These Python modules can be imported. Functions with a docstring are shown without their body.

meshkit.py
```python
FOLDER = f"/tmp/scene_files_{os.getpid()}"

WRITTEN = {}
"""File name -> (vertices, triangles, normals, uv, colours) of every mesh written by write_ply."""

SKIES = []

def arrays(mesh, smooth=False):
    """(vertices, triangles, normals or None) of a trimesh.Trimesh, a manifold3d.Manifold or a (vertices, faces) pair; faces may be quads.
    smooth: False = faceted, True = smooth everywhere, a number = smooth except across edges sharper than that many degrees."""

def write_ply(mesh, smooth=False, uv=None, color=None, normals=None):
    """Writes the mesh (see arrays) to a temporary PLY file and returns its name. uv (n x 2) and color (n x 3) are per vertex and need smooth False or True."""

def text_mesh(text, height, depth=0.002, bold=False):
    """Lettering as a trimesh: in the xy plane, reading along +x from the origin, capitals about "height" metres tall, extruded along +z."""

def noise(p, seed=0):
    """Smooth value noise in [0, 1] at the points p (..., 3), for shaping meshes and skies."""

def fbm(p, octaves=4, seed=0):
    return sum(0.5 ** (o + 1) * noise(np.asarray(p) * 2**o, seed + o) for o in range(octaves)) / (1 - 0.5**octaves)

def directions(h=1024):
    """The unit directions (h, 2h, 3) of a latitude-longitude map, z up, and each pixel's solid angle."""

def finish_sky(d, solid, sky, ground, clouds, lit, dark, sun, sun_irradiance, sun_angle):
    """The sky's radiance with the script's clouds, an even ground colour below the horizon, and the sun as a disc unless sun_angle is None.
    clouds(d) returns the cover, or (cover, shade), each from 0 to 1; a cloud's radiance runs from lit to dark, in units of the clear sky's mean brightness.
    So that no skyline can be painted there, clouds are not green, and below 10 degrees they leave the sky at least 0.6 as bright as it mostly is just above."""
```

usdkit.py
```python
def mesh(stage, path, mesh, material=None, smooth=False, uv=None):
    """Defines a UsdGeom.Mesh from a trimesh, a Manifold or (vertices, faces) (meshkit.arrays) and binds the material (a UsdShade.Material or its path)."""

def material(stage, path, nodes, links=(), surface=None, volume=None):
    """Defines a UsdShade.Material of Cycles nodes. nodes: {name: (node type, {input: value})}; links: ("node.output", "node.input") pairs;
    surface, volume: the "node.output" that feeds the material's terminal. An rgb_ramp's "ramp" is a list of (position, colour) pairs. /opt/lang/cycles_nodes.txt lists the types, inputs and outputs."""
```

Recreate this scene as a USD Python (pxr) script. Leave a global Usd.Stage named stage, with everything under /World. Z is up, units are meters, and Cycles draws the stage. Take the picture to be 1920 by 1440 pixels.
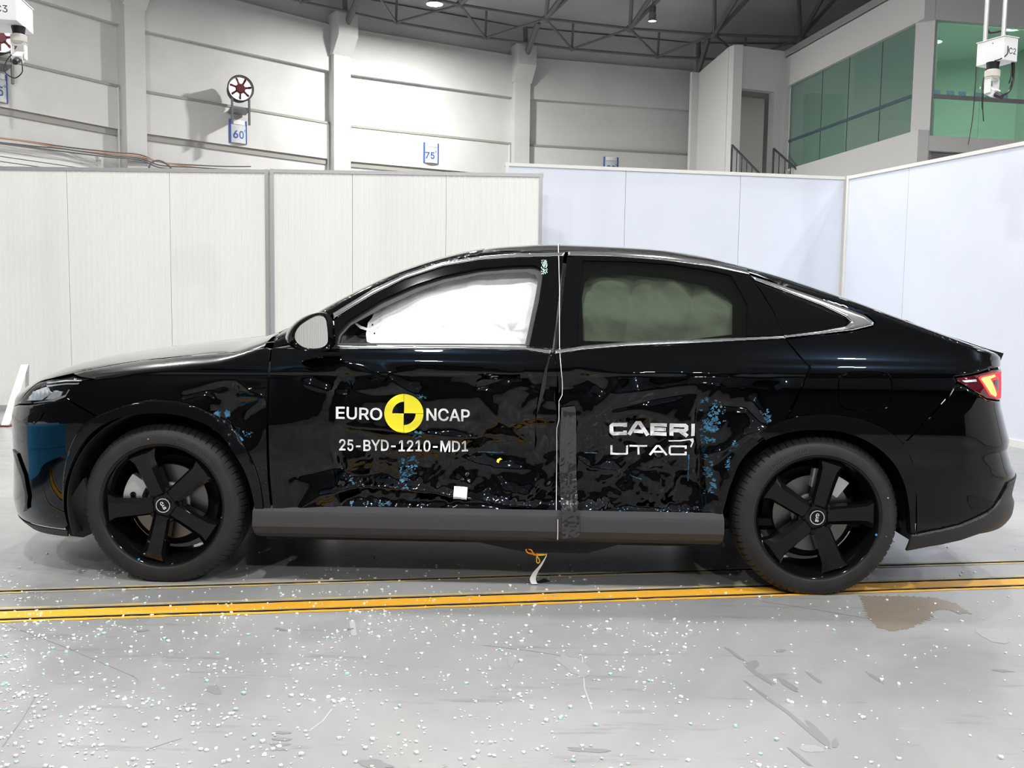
import math, random, zlib
import numpy as np
import trimesh
import shapely
from shapely.geometry import Polygon, LineString, Point, box as sbox
from shapely.ops import unary_union
from scipy.spatial import Delaunay, cKDTree
from scipy.interpolate import PchipInterpolator
from pxr import Usd, UsdGeom, UsdLux, UsdShade, Gf, Sdf, Vt
import meshkit, usdkit

stage = Usd.Stage.CreateInMemory()
UsdGeom.SetStageUpAxis(stage, UsdGeom.Tokens.z)
UsdGeom.SetStageMetersPerUnit(stage, 1.0)
UsdGeom.Xform.Define(stage, '/World')
UsdGeom.Scope.Define(stage, '/World/Looks')

# ------------------------------------------------------------------ camera, light levels, exposure
FPX, TILT, ROLL, CAM_H = 1750.0, 0.08777626, 0.01432874, 1.21950544
CAR_X, CAR_Y, CAR_YAW = -1.48433169, 3.87663898, -0.01555632
LAMP_L = 620.0          # radiance of the high-bay lenses
EXPOSURE = 0.46
LAMP_SPOTS = [(-1.72, 20.0, 7.35), (-6.4, 12.6, 7.6), (-4.4, 9.9, 7.4), (-0.6, 10.0, 7.4), (2.2, 10.0, 7.4), (-7.2, 6.4, 7.6), (-1.8, 6.6, 7.6), (3.2, 6.3, 7.6), (8.6, 6.8, 7.6),
              (-6.6, 0.6, 7.6), (-1.2, 0.4, 7.6), (3.9, 0.8, 7.6), (9.2, 0.4, 7.6), (-3.4, -5.2, 7.6), (2.4, -5.6, 7.6), (8.2, -5.4, 7.6)]
_ex = np.array([1, 0, 0.]); _u = np.array([0, math.sin(TILT), math.cos(TILT)]); _d = np.array([0, math.cos(TILT), -math.sin(TILT)])
_r = math.cos(ROLL) * _ex + math.sin(ROLL) * _u
_up = -math.sin(ROLL) * _ex + math.cos(ROLL) * _u
EYE = np.array([0, 0, CAM_H])
cam = UsdGeom.Camera.Define(stage, '/World/camera')
cam.CreateHorizontalApertureAttr(36.0); cam.CreateVerticalApertureAttr(27.0)
cam.CreateFocalLengthAttr(36.0 * FPX / 1920); cam.CreateClippingRangeAttr(Gf.Vec2f(0.05, 200))
cam.CreateExposureAttr(EXPOSURE)
_m = np.eye(4); _m[0, :3], _m[1, :3], _m[2, :3], _m[3, :3] = _r, _up, -_d, EYE
cam.AddTransformOp().Set(Gf.Matrix4d(*_m.ravel().tolist()))


def ray(px, py):
    return ((px - 960) / FPX) * _r + ((720 - py) / FPX) * _up + _d


def atz(px, py, z=0.0):
    v = ray(px, py); return EYE + v * (z - CAM_H) / v[2]


def aty(px, py, y):
    v = ray(px, py); return EYE + v * (y / v[1])


# ------------------------------------------------------------------ materials
MATS = {}


def M(name, nodes, links=(), surface='p.BSDF'):
    MATS[name] = usdkit.material(stage, '/World/Looks/' + name, nodes, links, surface=surface)


def plain(name, color, rough=0.5, **kw):
    M(name, {'p': ('principled_bsdf', dict(base_color=color, roughness=rough, **kw))})


def mottled(name, c0, c1, scale, rough=0.5, detail=5, bump=0.0, bscale=40, lo=.35, hi=.65, stretch=(1, 1, 1), **kw):
    n = {'g': ('geometry', {}), 'm': ('mapping', {'scale': stretch}), 'n': ('noise_texture', dict(scale=scale, detail=detail, roughness=.6)),
         'r': ('rgb_ramp', {'ramp': [(lo, c0), (hi, c1)]}), 'p': ('principled_bsdf', dict(roughness=rough, **kw))}
    l = [('g.position', 'm.vector'), ('m.vector', 'n.vector'), ('n.fac', 'r.fac'), ('r.color', 'p.base_color')]
    if bump:
        n['n2'] = ('noise_texture', dict(scale=bscale, detail=4)); n['b'] = ('bump', dict(strength=bump, distance=.01))
        l += [('g.position', 'n2.vector'), ('n2.fac', 'b.height'), ('b.normal', 'p.normal')]
    M(name, n, l)


def pane(name, tint, ior=1.45, gloss=.01, extra=0.0):
    M(name, {'t': ('transparent_bsdf', {'color': tint}), 'g': ('glossy_bsdf', {'color': (1, 1, 1), 'roughness': gloss}), 'f': ('fresnel', {'IOR': ior}),
             'x': ('mix_closure', {})}, [('f.fac', 'x.fac'), ('t.BSDF', 'x.closure1'), ('g.BSDF', 'x.closure2')], surface='x.closure')


M('car_paint', {'p': ('principled_bsdf', dict(base_color=(.0004, .0009, .0017), metallic=1.0, roughness=.22, specular_ior_level=.5, coat_weight=1.0, coat_roughness=.012, coat_ior=1.43))})
plain('gloss_black', (.003, .003, .004), .04, specular_ior_level=.30)
plain('matte_black', (.022, .022, .024), .48)
plain('sill_grey', (.045, .045, .05), .5, specular_ior_level=.35)
plain('dark_void', (.006, .006, .007), .8)
mottled('rubber', (.010, .010, .011), (.017, .017, .018), 14, .66)
plain('rubber_print', (.034, .034, .036), .45)
plain('rim_black', (.004, .004, .0045), .07, specular_ior_level=.34)
plain('chrome', (.86, .87, .88), .10, metallic=1.0)
plain('steel_disc', (.20, .19, .18), .34, metallic=1.0)
plain('cast_alloy', (.62, .62, .63), .38, metallic=.6)
plain('white_vinyl', (.86, .86, .86), .35)
plain('yellow_vinyl', (.86, .76, .03), .3)
plain('paper_white', (.85, .85, .84), .6)
mottled('blue_scuff', (.006, .03, .055), (.035, .17, .30), 55, .5, lo=.42, hi=.58)
plain('mirror_glass', (.92, .92, .93), .005, metallic=1.0)
plain('lamp_silver', (.80, .82, .86), .18, metallic=.7)
plain('lens_red_dark', (.07, .004, .010), .04, coat_weight=.7)
plain('barrier_blue', (.06, .40, .80), .4)
plain('blue_dot', (.03, .35, .85), .4)
plain('yellow_dot', (.55, .45, .08), .5)
plain('brown_dot', (.5, .27, .09), .5)
mottled('bag_cloth', (.80, .79, .82), (.88, .87, .89), 9, .85, bump=.25, bscale=60)
plain('seat_cloth', (.03, .03, .033), .7)
plain('dash_light', (.22, .23, .235), .6)
plain('reflector_white', (.82, .84, .88), .15)
plain('dash_grey', (.10, .11, .115), .6)
plain('clear_tape', (.02, .02, .021), .16, coat_weight=1.0, coat_roughness=.05)
plain('white_string', (.80, .80, .78), .7)
plain('orange_cord', (.95, .38, .02), .5)
plain('amber_cord', (.95, .62, .04), .5)
plain('strap_white', (.78, .80, .82), .6)
plain('strap_black', (.012, .012, .012), .8)
pane('tinted_glass', (.33, .375, .31))
pane('dark_glass', (.03, .035, .03))
pane('clear_glass', (.93, .95, .95))
M('green_film', {'p': ('principled_bsdf', dict(base_color=(.17, .29, .235), roughness=.05, coat_weight=.5, coat_roughness=.02))})
pane('green_glass', (.70, .92, .82), gloss=.02)
M('tail_glow', {'e': ('emission', {'color': (1.0, .03, .035), 'strength': 3.0})}, surface='e.emission')
M('tail_core', {'e': ('emission', {'color': (1.0, .20, .05), 'strength': 5.0})}, surface='e.emission')
M('lens_bright', {'e': ('emission', {'color': (1.0, .985, .96), 'strength': LAMP_L * 2.4})}, surface='e.emission')
M('lens_strong', {'e': ('emission', {'color': (1.0, .985, .96), 'strength': LAMP_L * 1.5})}, surface='e.emission')
M('lens_on', {'e': ('emission', {'color': (1.0, .985, .96), 'strength': LAMP_L * .8})}, surface='e.emission')
M('faint_glow', {'e': ('emission', {'color': (1.0, .99, .97), 'strength': 1.0})}, surface='e.emission')  # weak emission for the fan discs and the unlit lamp lens
M('downlight_on', {'e': ('emission', {'color': (1.0, .98, .93), 'strength': 90.0})}, surface='e.emission')
mottled('wall_paint', (.60, .595, .585), (.70, .695, .685), .55, .75, detail=7)
mottled('wall_grime', (.40, .40, .40), (.60, .60, .59), 1.2, .8, detail=7)
plain('unlit_hall_tone', (.05, .05, .055), .7)  # darkness of an unlit hall put into the wall colour
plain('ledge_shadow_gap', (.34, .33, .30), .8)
mottled('roof_sheet', (.50, .505, .51), (.62, .625, .63), .4, .7)
plain('truss_steel', (.17, .18, .18), .55)
mottled('panel_ivory', (.79, .79, .762), (.84, .84, .815), .8, .45, stretch=(1, 1, .2))
mottled('panel_blue_white', (.66, .70, .79), (.70, .74, .83), .5, .4)  # bluish cast of cooler lamps put into the panel colour
plain('aluminium', (.62, .63, .64), .35, metallic=.7)
plain('frame_ivory', (.72, .72, .69), .5)
plain('office_wall', (.74, .73, .72), .7)
plain('office_dark', (.10, .10, .10), .8)
plain('office_inside', (.62, .66, .62), .8)
plain('rail_grey', (.07, .075, .075), .5)
plain('white_enamel', (.80, .81, .81), .4)
plain('camera_black', (.015, .015, .016), .4)
plain('camera_beige', (.62, .60, .54), .5)
plain('sign_grey', (.60, .62, .64), .5)
plain('sign_blue', (.03, .10, .38), .5)
plain('film_strip', (.06, .12, .15), .4)
plain('sticker_pale', (.30, .52, .62), .5)
plain('fan_black', (.02, .024, .024), .5)
plain('fan_red', (.13, .008, .018), .45)
plain('cable_grey', (.16, .16, .16), .6)
plain('cable_copper', (.55, .30, .18), .5)
plain('shutter_white', (.76, .76, .75), .5)
plain('slot_black', (.012, .012, .013), .7)
M('line_yellow', {'g': ('geometry', {}), 'n': ('noise_texture', dict(scale=9., detail=8, roughness=.72)), 'r': ('rgb_ramp', {'ramp': [(.30, (.40, .36, .28)), (.40, (.80, .40, .035)), (.7, (.86, .46, .045))]}),
                  'p': ('principled_bsdf', dict(roughness=.45))}, [('g.position', 'n.vector'), ('n.fac', 'r.fac'), ('r.color', 'p.base_color')])
M('line_worn', {'g': ('geometry', {}), 'n': ('noise_texture', dict(scale=7., detail=9, roughness=.75)), 'r': ('rgb_ramp', {'ramp': [(.40, (.34, .32, .28)), (.52, (.50, .40, .20)), (.66, (.68, .40, .08))]}),
               'p': ('principled_bsdf', dict(roughness=.45))}, [('g.position', 'n.vector'), ('n.fac', 'r.fac'), ('r.color', 'p.base_color')])
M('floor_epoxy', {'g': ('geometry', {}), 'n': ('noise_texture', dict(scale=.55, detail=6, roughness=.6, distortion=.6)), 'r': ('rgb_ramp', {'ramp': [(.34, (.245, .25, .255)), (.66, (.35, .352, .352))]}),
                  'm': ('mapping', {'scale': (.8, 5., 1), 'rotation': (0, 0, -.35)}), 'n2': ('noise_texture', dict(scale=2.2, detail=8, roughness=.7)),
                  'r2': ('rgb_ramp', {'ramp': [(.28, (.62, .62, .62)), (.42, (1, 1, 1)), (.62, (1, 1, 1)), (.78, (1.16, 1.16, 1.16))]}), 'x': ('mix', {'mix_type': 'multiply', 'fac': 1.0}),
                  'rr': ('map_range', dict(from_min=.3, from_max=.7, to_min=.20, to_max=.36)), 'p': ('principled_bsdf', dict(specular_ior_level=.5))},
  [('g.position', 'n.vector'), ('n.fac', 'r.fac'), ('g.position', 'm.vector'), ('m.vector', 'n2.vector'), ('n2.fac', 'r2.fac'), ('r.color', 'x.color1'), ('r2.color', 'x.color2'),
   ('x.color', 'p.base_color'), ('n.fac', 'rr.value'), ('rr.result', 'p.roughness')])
plain('stain_brown', (.22, .185, .145), .22)
plain('stain_dark', (.20, .20, .20), .5)
plain('stain_grey', (.31, .31, .31), .4)
plain('stain_pale', (.46, .46, .46), .35)
plain('crumb_clear', (.86, .90, .89), .12, specular_ior_level=.7)
plain('crumb_green', (.50, .78, .70), .12, specular_ior_level=.7)

# ------------------------------------------------------------------ prim helpers
USED = {}


def numbered(parent, name):
    k = (parent, name); n = USED.get(k, 0); USED[k] = n + 1
    return f'{parent}/{name}' if n == 0 else f'{parent}/{name}_{n:03d}'


def tag(prim, label=None, cat=None, group=None, kind=None):
    for k, v in (('label', label), ('category', cat), ('group', group), ('kind', kind)):
        if v: prim.SetCustomDataByKey(k, v)
    return prim


def thing(name, label=None, cat=None, loc=(0, 0, 0), rotz=0.0, group=None, kind=None):
    p = numbered('/World', name)
    x = UsdGeom.Xform.Define(stage, p)
    x.AddTranslateOp().Set(Gf.Vec3d(*map(float, loc)))
    if rotz: x.AddRotateZOp().Set(math.degrees(rotz))
    tag(x.GetPrim(), label, cat, group, kind)
    return p


def part(parent, name, mesh, mat, smooth=30, label=None, kind=None):
    p = numbered(parent, name)
    m = usdkit.mesh(stage, p, mesh, MATS[mat], smooth=smooth)
    tag(m.GetPrim(), label, None, None, kind)
    return p


def solo(name, mesh, mat, label=None, cat=None, group=None, kind=None, smooth=30):
    p = part('/World', name, mesh, mat, smooth)
    tag(stage.GetPrimAtPath(p), label, cat, group, kind)
    return p


def copy_of(src, loc, rotz=0.0, label=None, cat=None, group=None, scale=None):
    p = numbered('/World', src.split('/')[-1].rstrip('0123456789').rstrip('_'))
    x = UsdGeom.Xform.Define(stage, p)
    x.GetPrim().GetReferences().AddInternalReference(Sdf.Path(src))
    x.ClearXformOpOrder()
    x.AddTranslateOp().Set(Gf.Vec3d(*map(float, loc)))
    x.AddRotateZOp().Set(math.degrees(rotz))
    if scale: x.AddScaleOp().Set(Gf.Vec3f(*scale))
    x.GetPrim().SetInstanceable(True)
    tag(x.GetPrim(), label, cat, group)
    return p


def cat_(*ms):
    return trimesh.util.concatenate([m for m in ms])


def bx(x0, x1, y0, y1, z0, z1):
    m = trimesh.creation.box([x1 - x0, y1 - y0, z1 - z0]); m.apply_translation([(x0 + x1) / 2, (y0 + y1) / 2, (z0 + z1) / 2]); return m


def bevel_box(sx, sy, sz, r=.01):
    import manifold3d as m3
    c = [m3.Manifold.sphere(r, 12).translate([a * (sx / 2 - r), b * (sy / 2 - r), c * (sz / 2 - r)]) for a in (-1, 1) for b in (-1, 1) for c in (-1, 1)]
    m = m3.Manifold.batch_hull(c).to_mesh()
    return trimesh.Trimesh(m.vert_properties[:, :3], m.tri_verts, process=False)


def hull(pts):
    return trimesh.convex.convex_hull(np.asarray(pts, float))


def tube(pts, r, sides=8, closed=False):
    p = np.asarray(pts, float); n = len(p)
    t = np.gradient(p, axis=0); t /= np.linalg.norm(t, axis=1, keepdims=True) + 1e-12
    a = np.cross(t, [0.13, .21, 1.0]); a /= np.linalg.norm(a, axis=1, keepdims=True) + 1e-9
    b = np.cross(t, a); ang = np.arange(sides) * 2 * np.pi / sides
    rr = np.broadcast_to(r, (n,))
    v = (p[:, None] + rr[:, None, None] * (np.cos(ang)[None, :, None] * a[:, None] + np.sin(ang)[None, :, None] * b[:, None])).reshape(-1, 3)
    f = []
    for i in range(n - 1):
        for j in range(sides):
            k = (j + 1) % sides
            f += [[i * sides + j, (i + 1) * sides + j, (i + 1) * sides + k], [i * sides + j, (i + 1) * sides + k, i * sides + k]]
    for j in range(1, sides - 1):
        f += [[0, j, j + 1], [(n - 1) * sides, (n - 1) * sides + j + 1, (n - 1) * sides + j]]
    return trimesh.Trimesh(v, f, process=False)


def spline(pts, n=40):
    p = np.asarray(pts, float); s = np.r_[0, np.cumsum(np.linalg.norm(np.diff(p, axis=0), axis=1))]
    return PchipInterpolator(s, p)(np.linspace(0, s[-1], n))


def bar(a, b, r=.03, sides=8):
    return tube([a, b], r, sides)


def lathe(prof, seg=48, axis='z'):
    """profile of (radius, height), revolved about z"""
    p = np.asarray(prof, float); n = len(p); ang = np.arange(seg) * 2 * np.pi / seg
    v = np.stack([p[:, 0][:, None] * np.cos(ang), p[:, 0][:, None] * np.sin(ang), np.broadcast_to(p[:, 1][:, None], (n, seg))], -1).reshape(-1, 3)
    i, j = np.meshgrid(np.arange(n - 1), np.arange(seg), indexing='ij'); k = (j + 1) % seg
    q = np.stack([i * seg + j, i * seg + k, (i + 1) * seg + k, (i + 1) * seg + j], -1).reshape(-1, 4)
    return trimesh.Trimesh(v, np.vstack([q[:, [0, 1, 2]], q[:, [0, 2, 3]]]), process=False)


def extrude(poly, h):
    ms = [trimesh.creation.extrude_polygon(g, h, engine='earcut') for g in getattr(poly, 'geoms', [poly]) if g.area > 1e-9]
    return trimesh.util.concatenate(ms)


def text2d(s, h, bold=False):
    """flat triangles (vertices n x 2, faces) of a line of lettering, capitals h tall, from the origin"""
    m = meshkit.text_mesh(s, h, .01, bold)
    up = m.face_normals[:, 2] > .5
    f = m.faces[up]; ids, inv = np.unique(f, return_inverse=True)
    return np.array(m.vertices)[ids][:, :2], inv.reshape(-1, 3)


# ------------------------------------------------------------------ the hall
HC, HR, STEP, A0 = np.array([7.02, 7.31]), 18.42, math.radians(15.04), math.radians(127.3)
Z_TOP, Z_LEDGE, Z_GROOVE = 7.4, 5.25, 4.42


def hv(k, r=HR):
    a = A0 - k * STEP; return HC + r * np.array([math.cos(a), math.sin(a)])


# floor with the three rail slots cut out of it
TA = math.radians(8.45); TE = np.array([math.cos(TA), math.sin(TA)]); TN = np.array([-math.sin(TA), math.cos(TA)])
floor_xf = numbered('/World', 'floor'); UsdGeom.Xform.Define(stage, floor_xf); tag(stage.GetPrimAtPath(floor_xf), 'grey epoxy test hall floor with yellow-edged rail slots and scattered glass crumbs', kind='structure')
disc = Polygon([tuple(HC + (HR + .4) * np.array([math.cos(a), math.sin(a)])) for a in np.linspace(0, 2 * np.pi, 97)[:-1]])


def strip(n0, n1, t0=-26, t1=32, rag=0.0, seed=0, step=.04):
    if not rag:
        return Polygon([tuple(TE * t + TN * n) for t, n in ((t0, n0), (t1, n0), (t1, n1), (t0, n1))])
    rs = np.random.default_rng(seed); ts = np.arange(t0, t1, step)
    lo = n0 + rag * rs.normal(size=len(ts)); hi = n1 + rag * rs.normal(size=len(ts))
    return Polygon([tuple(TE * t + TN * n) for t, n in zip(ts, lo)] + [tuple(TE * t + TN * n) for t, n in zip(ts[::-1], hi[::-1])])


SLOTS = [(3.656, 3.673), (3.764, 3.781), (4.016, 4.032)]
fl = disc
for a, b in SLOTS: fl = fl.difference(strip(a, b, -22, 26))
fm = [trimesh.creation.triangulate_polygon(g, engine='earcut') for g in getattr(fl, 'geoms', [fl])]
fm = cat_(*[trimesh.Trimesh(np.c_[v, np.zeros(len(v))], f, process=False) for v, f in fm])
if fm.face_normals[:, 2].mean() < 0: fm.invert()
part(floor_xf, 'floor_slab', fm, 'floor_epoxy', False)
for a, b in SLOTS:
    ms = []
    for n0, n1, z0, z1 in ((a, b, -.05, -.045), (a - .003, a, -.05, 0), (b, b + .003, -.05, 0)):
        c = trimesh.creation.box([44, n1 - n0, z1 - z0]); c.apply_translation([2, (n0 + n1) / 2, (z0 + z1) / 2 - .0003])
        ms.append(c)
    c = cat_(*ms); c.apply_transform(trimesh.transformations.rotation_matrix(TA, [0, 0, 1])); part(floor_xf, 'rail_slot', c, 'slot_black', False)


def flat(poly, z):
    ms = []
    for g in getattr(poly, 'geoms', [poly]):
        v, f = trimesh.creation.triangulate_polygon(g, engine='earcut'); m = trimesh.Trimesh(np.c_[v, np.full(len(v), z)], f, process=False)
        if m.face_normals[:, 2].mean() < 0: m.invert()
        ms.append(m)
    return cat_(*ms)


def blob(cx, cy, rx, ry, ang, seed, n=40, rough=.35):
    rs = np.random.default_rng(seed); a = np.linspace(0, 2 * np.pi, n, endpoint=False)
    r = 1 + rough * (meshkit.fbm(np.stack([np.cos(a) * 1.7 + seed * 3.1, np.sin(a) * 1.7, a * 0 + seed], -1), 4, seed) - .5) * 2
    x, y = rx * r * np.cos(a), ry * r * np.sin(a)
    return Polygon([(cx + math.cos(ang) * X - math.sin(ang) * Y, cy + math.sin(ang) * X + math.cos(ang) * Y) for X, Y in zip(x, y)]).buffer(0)


for n0, n1, mt, t0, t1, sd in ((3.677, 3.760, 'line_yellow', -10, 14, 1), (3.630, 3.653, 'line_yellow', -10, 14, 2), (4.035, 4.052, 'line_worn', -10, 14, 3), (3.990, 4.012, 'line_worn', -10, 14, 4), (3.785, 3.809, 'line_worn', -10, 14, 5)):
    part(floor_xf, 'painted_line', flat(strip(n0, n1, t0, t1, .0018, sd), .0012), mt, False)


def px_blob(px, py, w, h, ang, seed, rough=.35):
    """a mark on the floor: centre, width and height as measured in the photograph's pixels"""
    c = atz(px, py); e = atz(px + 1, py) - c; f = atz(px, py + 1) - c
    b = blob(0, 0, w / 2, h / 2, math.radians(ang), seed, rough=rough)
    return shapely.affinity.affine_transform(b, [e[0], f[0], e[1], f[1], c[0], c[1]])


wet = unary_union([Polygon([atz(*p)[:2] for p in ((1616, 1118), (1700, 1119), (1755, 1122), (1790, 1132), (1818, 1150), (1796, 1149), (1768, 1140), (1742, 1148), (1746, 1156), (1722, 1168), (1700, 1178), (1672, 1182), (1650, 1176), (1632, 1160), (1624, 1142))])]).buffer(.012).buffer(-.012)
_rs = np.random.default_rng(4); _e = np.array(shapely.segmentize(wet, .03).exterior.coords)
wet = unary_union([wet] + [blob(p[0], p[1], .012 * _rs.uniform(.5, 1.6), .007, _rs.uniform(0, 3), 60 + i, 14, .6) for i, p in enumerate(_e)])
part(floor_xf, 'wet_stain', flat(wet, .0008), 'stain_brown', False, 'brown wet patch on the floor by the rear wheel')
for i, (px, py, w, h, a, mt) in enumerate(((403, 1293, 26, 16, 20, 'stain_dark'), (530, 1374, 34, 5, 3, 'stain_dark'), (528, 1386, 36, 6, 2, 'stain_dark'), (526, 1396, 40, 5, 2, 'stain_dark'), (524, 1405, 24, 5, 0, 'stain_dark'),
        (1380, 1228, 50, 6, 36, 'stain_dark'), (1424, 1266, 70, 8, 34, 'stain_dark'), (1411, 1246, 26, 16, -12, 'stain_dark'), (1478, 1284, 46, 10, 30, 'stain_dark'), (1525, 1270, 40, 6, 36, 'stain_dark'), (1440, 1310, 110, 5, 38, 'stain_dark'),
        (1505, 1360, 110, 8, 40, 'stain_dark'), (1532, 1372, 60, 12, 45, 'stain_dark'), (1566, 1394, 14, 18, 20, 'stain_dark'), (1500, 1420, 60, 6, 38, 'stain_dark'), (1520, 1404, 40, 14, 10, 'stain_grey'), (1464, 1220, 20, 5, -6, 'stain_dark'),
        (960, 1240, 14, 22, 10, 'stain_grey'), (1075, 1247, 70, 26, 30, 'stain_grey'), (705, 1433, 60, 18, 8, 'stain_dark'), (800, 1438, 70, 14, -5, 'stain_grey'), (1105, 1407, 80, 8, 4, 'stain_dark'), (525, 1180, 24, 5, 10, 'stain_dark'),
        (266, 1183, 20, 4, -6, 'stain_dark'), (1640, 1270, 40, 6, 32, 'stain_dark'), (1880, 1258, 34, 5, 4, 'stain_dark'), (1860, 1190, 60, 26, 14, 'stain_grey'), (1745, 1155, 26, 9, 20, 'stain_grey'), (655, 1180, 16, 4, -5, 'stain_dark'))):
    part(floor_xf, 'scuff_mark', flat(px_blob(px, py, w, h, a, 10 + i, .5), .0007 + .0001 * (i % 3)), mt, False)
for px0, py0, px1, py1, w in ((16, 1173, 250, 1268, 2.2), (250, 1268, 258, 1284, 2.2), (905, 1210, 1070, 1232, 2.2), (1430, 1128, 1640, 1162, 2.0), (280, 1404, 340, 1385, 2), (5, 1400, 70, 1300, 2)):
    a, b = atz(px0, py0), atz(px1, py1)
    part(floor_xf, 'floor_crack', flat(LineString([a[:2], (a[:2] + b[:2]) / 2 + np.array([.004, .006]), b[:2]]).buffer(.0016), .0006), 'stain_dark', False)
for i, (pts, w) in enumerate((([(1092, 1232), (1096, 1290), (1110, 1330)], .004), ([(660, 1165), (664, 1190)], .02), ([(580, 1370), (605, 1352), (622, 1330)], .004))):
    part(floor_xf, 'pale_streak', flat(LineString([atz(x, y)[:2] for x, y in pts]).buffer(w / 2), .0005), 'stain_pale', False)

# curved back wall: 24 bays between columns
CW = .42


def bay_box(k, off0, off1, z0, z1, trim=.0):
    """a slab along bay k between wall offsets (towards the hall) and heights"""
    a, b = hv(k), hv(k + 1); e = (b - a) / np.linalg.norm(b - a); n = np.array([e[1], -e[0]])
    if np.dot(n, HC - a) < 0: n = -n
    a2, b2 = a + e * trim, b - e * trim
    q = [a2 + n * off0, b2 + n * off0, b2 + n * off1, a2 + n * off1]
    return extrude(Polygon([tuple(p) for p in q]), z1 - z0).apply_translation([0, 0, z0])


solo('wall_front', cat_(*[bay_box(k, -.1, 0, 0, Z_TOP + .75) for k in (*range(-12, -4), *range(4, 12))]), 'unlit_hall_tone', 'hall wall behind the photographer, coloured dark to stand for an unlit part', kind='structure', smooth=False)
for k in range(-4, 4):
    vis = -3 <= k <= 2
    wb = numbered('/World', 'wall_back'); UsdGeom.Xform.Define(stage, wb); tag(stage.GetPrimAtPath(wb), 'white concrete bay of the curved hall wall with its column', kind='structure')
    part(wb, 'wall_panel', bay_box(k, -.25, 0, 0, Z_TOP), 'wall_paint' if -4 <= k <= 3 else 'unlit_hall_tone', False)
    part(wb, 'eave_band', bay_box(k, -.3, .02, Z_TOP, Z_TOP + .75), 'roof_sheet', False)
    if not vis or k == 2: continue
    part(wb, 'wall_beam', bay_box(k, 0, .13, 6.38, Z_TOP, .1), 'wall_paint', False)
    part(wb, 'wall_beam', bay_box(k, 0, .07, Z_GROOVE, Z_LEDGE - .02, .1), 'wall_paint', False)
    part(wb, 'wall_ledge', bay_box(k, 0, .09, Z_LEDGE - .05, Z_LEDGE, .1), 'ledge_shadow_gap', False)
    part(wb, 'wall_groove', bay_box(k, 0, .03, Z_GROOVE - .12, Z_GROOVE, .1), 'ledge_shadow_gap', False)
    v = hv(k); n = (HC - v) / HR; t = np.array([n[1], -n[0]])
    c = [v - t * CW / 2 - n * .1, v + t * CW / 2 - n * .1, v + t * CW / 2 + n * .32, v - t * CW / 2 + n * .32]
    col = part(wb, 'column', extrude(Polygon([tuple(p) for p in c]), 6.9), 'wall_paint', False)
    o = []
    w2 = CW / 2 + .03
    for z, d in ((6.72, .32), (7.10, .62), (7.62, .62), (7.62, -.1), (6.72, -.1)):
        for sg in (-1, 1):
            q = v + t * w2 * sg + n * d; o.append([q[0], q[1], z])
    part(col, 'capital', hull(o), 'wall_paint', False)
    a = v + t * (CW / 2 + .05) + n * .12
    part(col, 'conduit', bar([a[0], a[1], .2], [a[0], a[1], 5.2], .022, 6), 'wall_paint')
# ceiling: a shallow cone
cone = lathe([(.01, 11.4), (8, 10.1), (HR + .3, 8.12)], 96); cone.apply_translation([HC[0], HC[1], 0]); cone.invert()
solo('ceiling', cone, 'roof_sheet', 'dark grey sheet roof over the hall', kind='structure', smooth=60)
tr = thing('roof_truss', 'grey steel space-frame roof truss running along the top of the curved wall', 'roof truss')


def rp(k, r, z):
    q = hv(k, r); return np.array([q[0], q[1], z])


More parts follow.
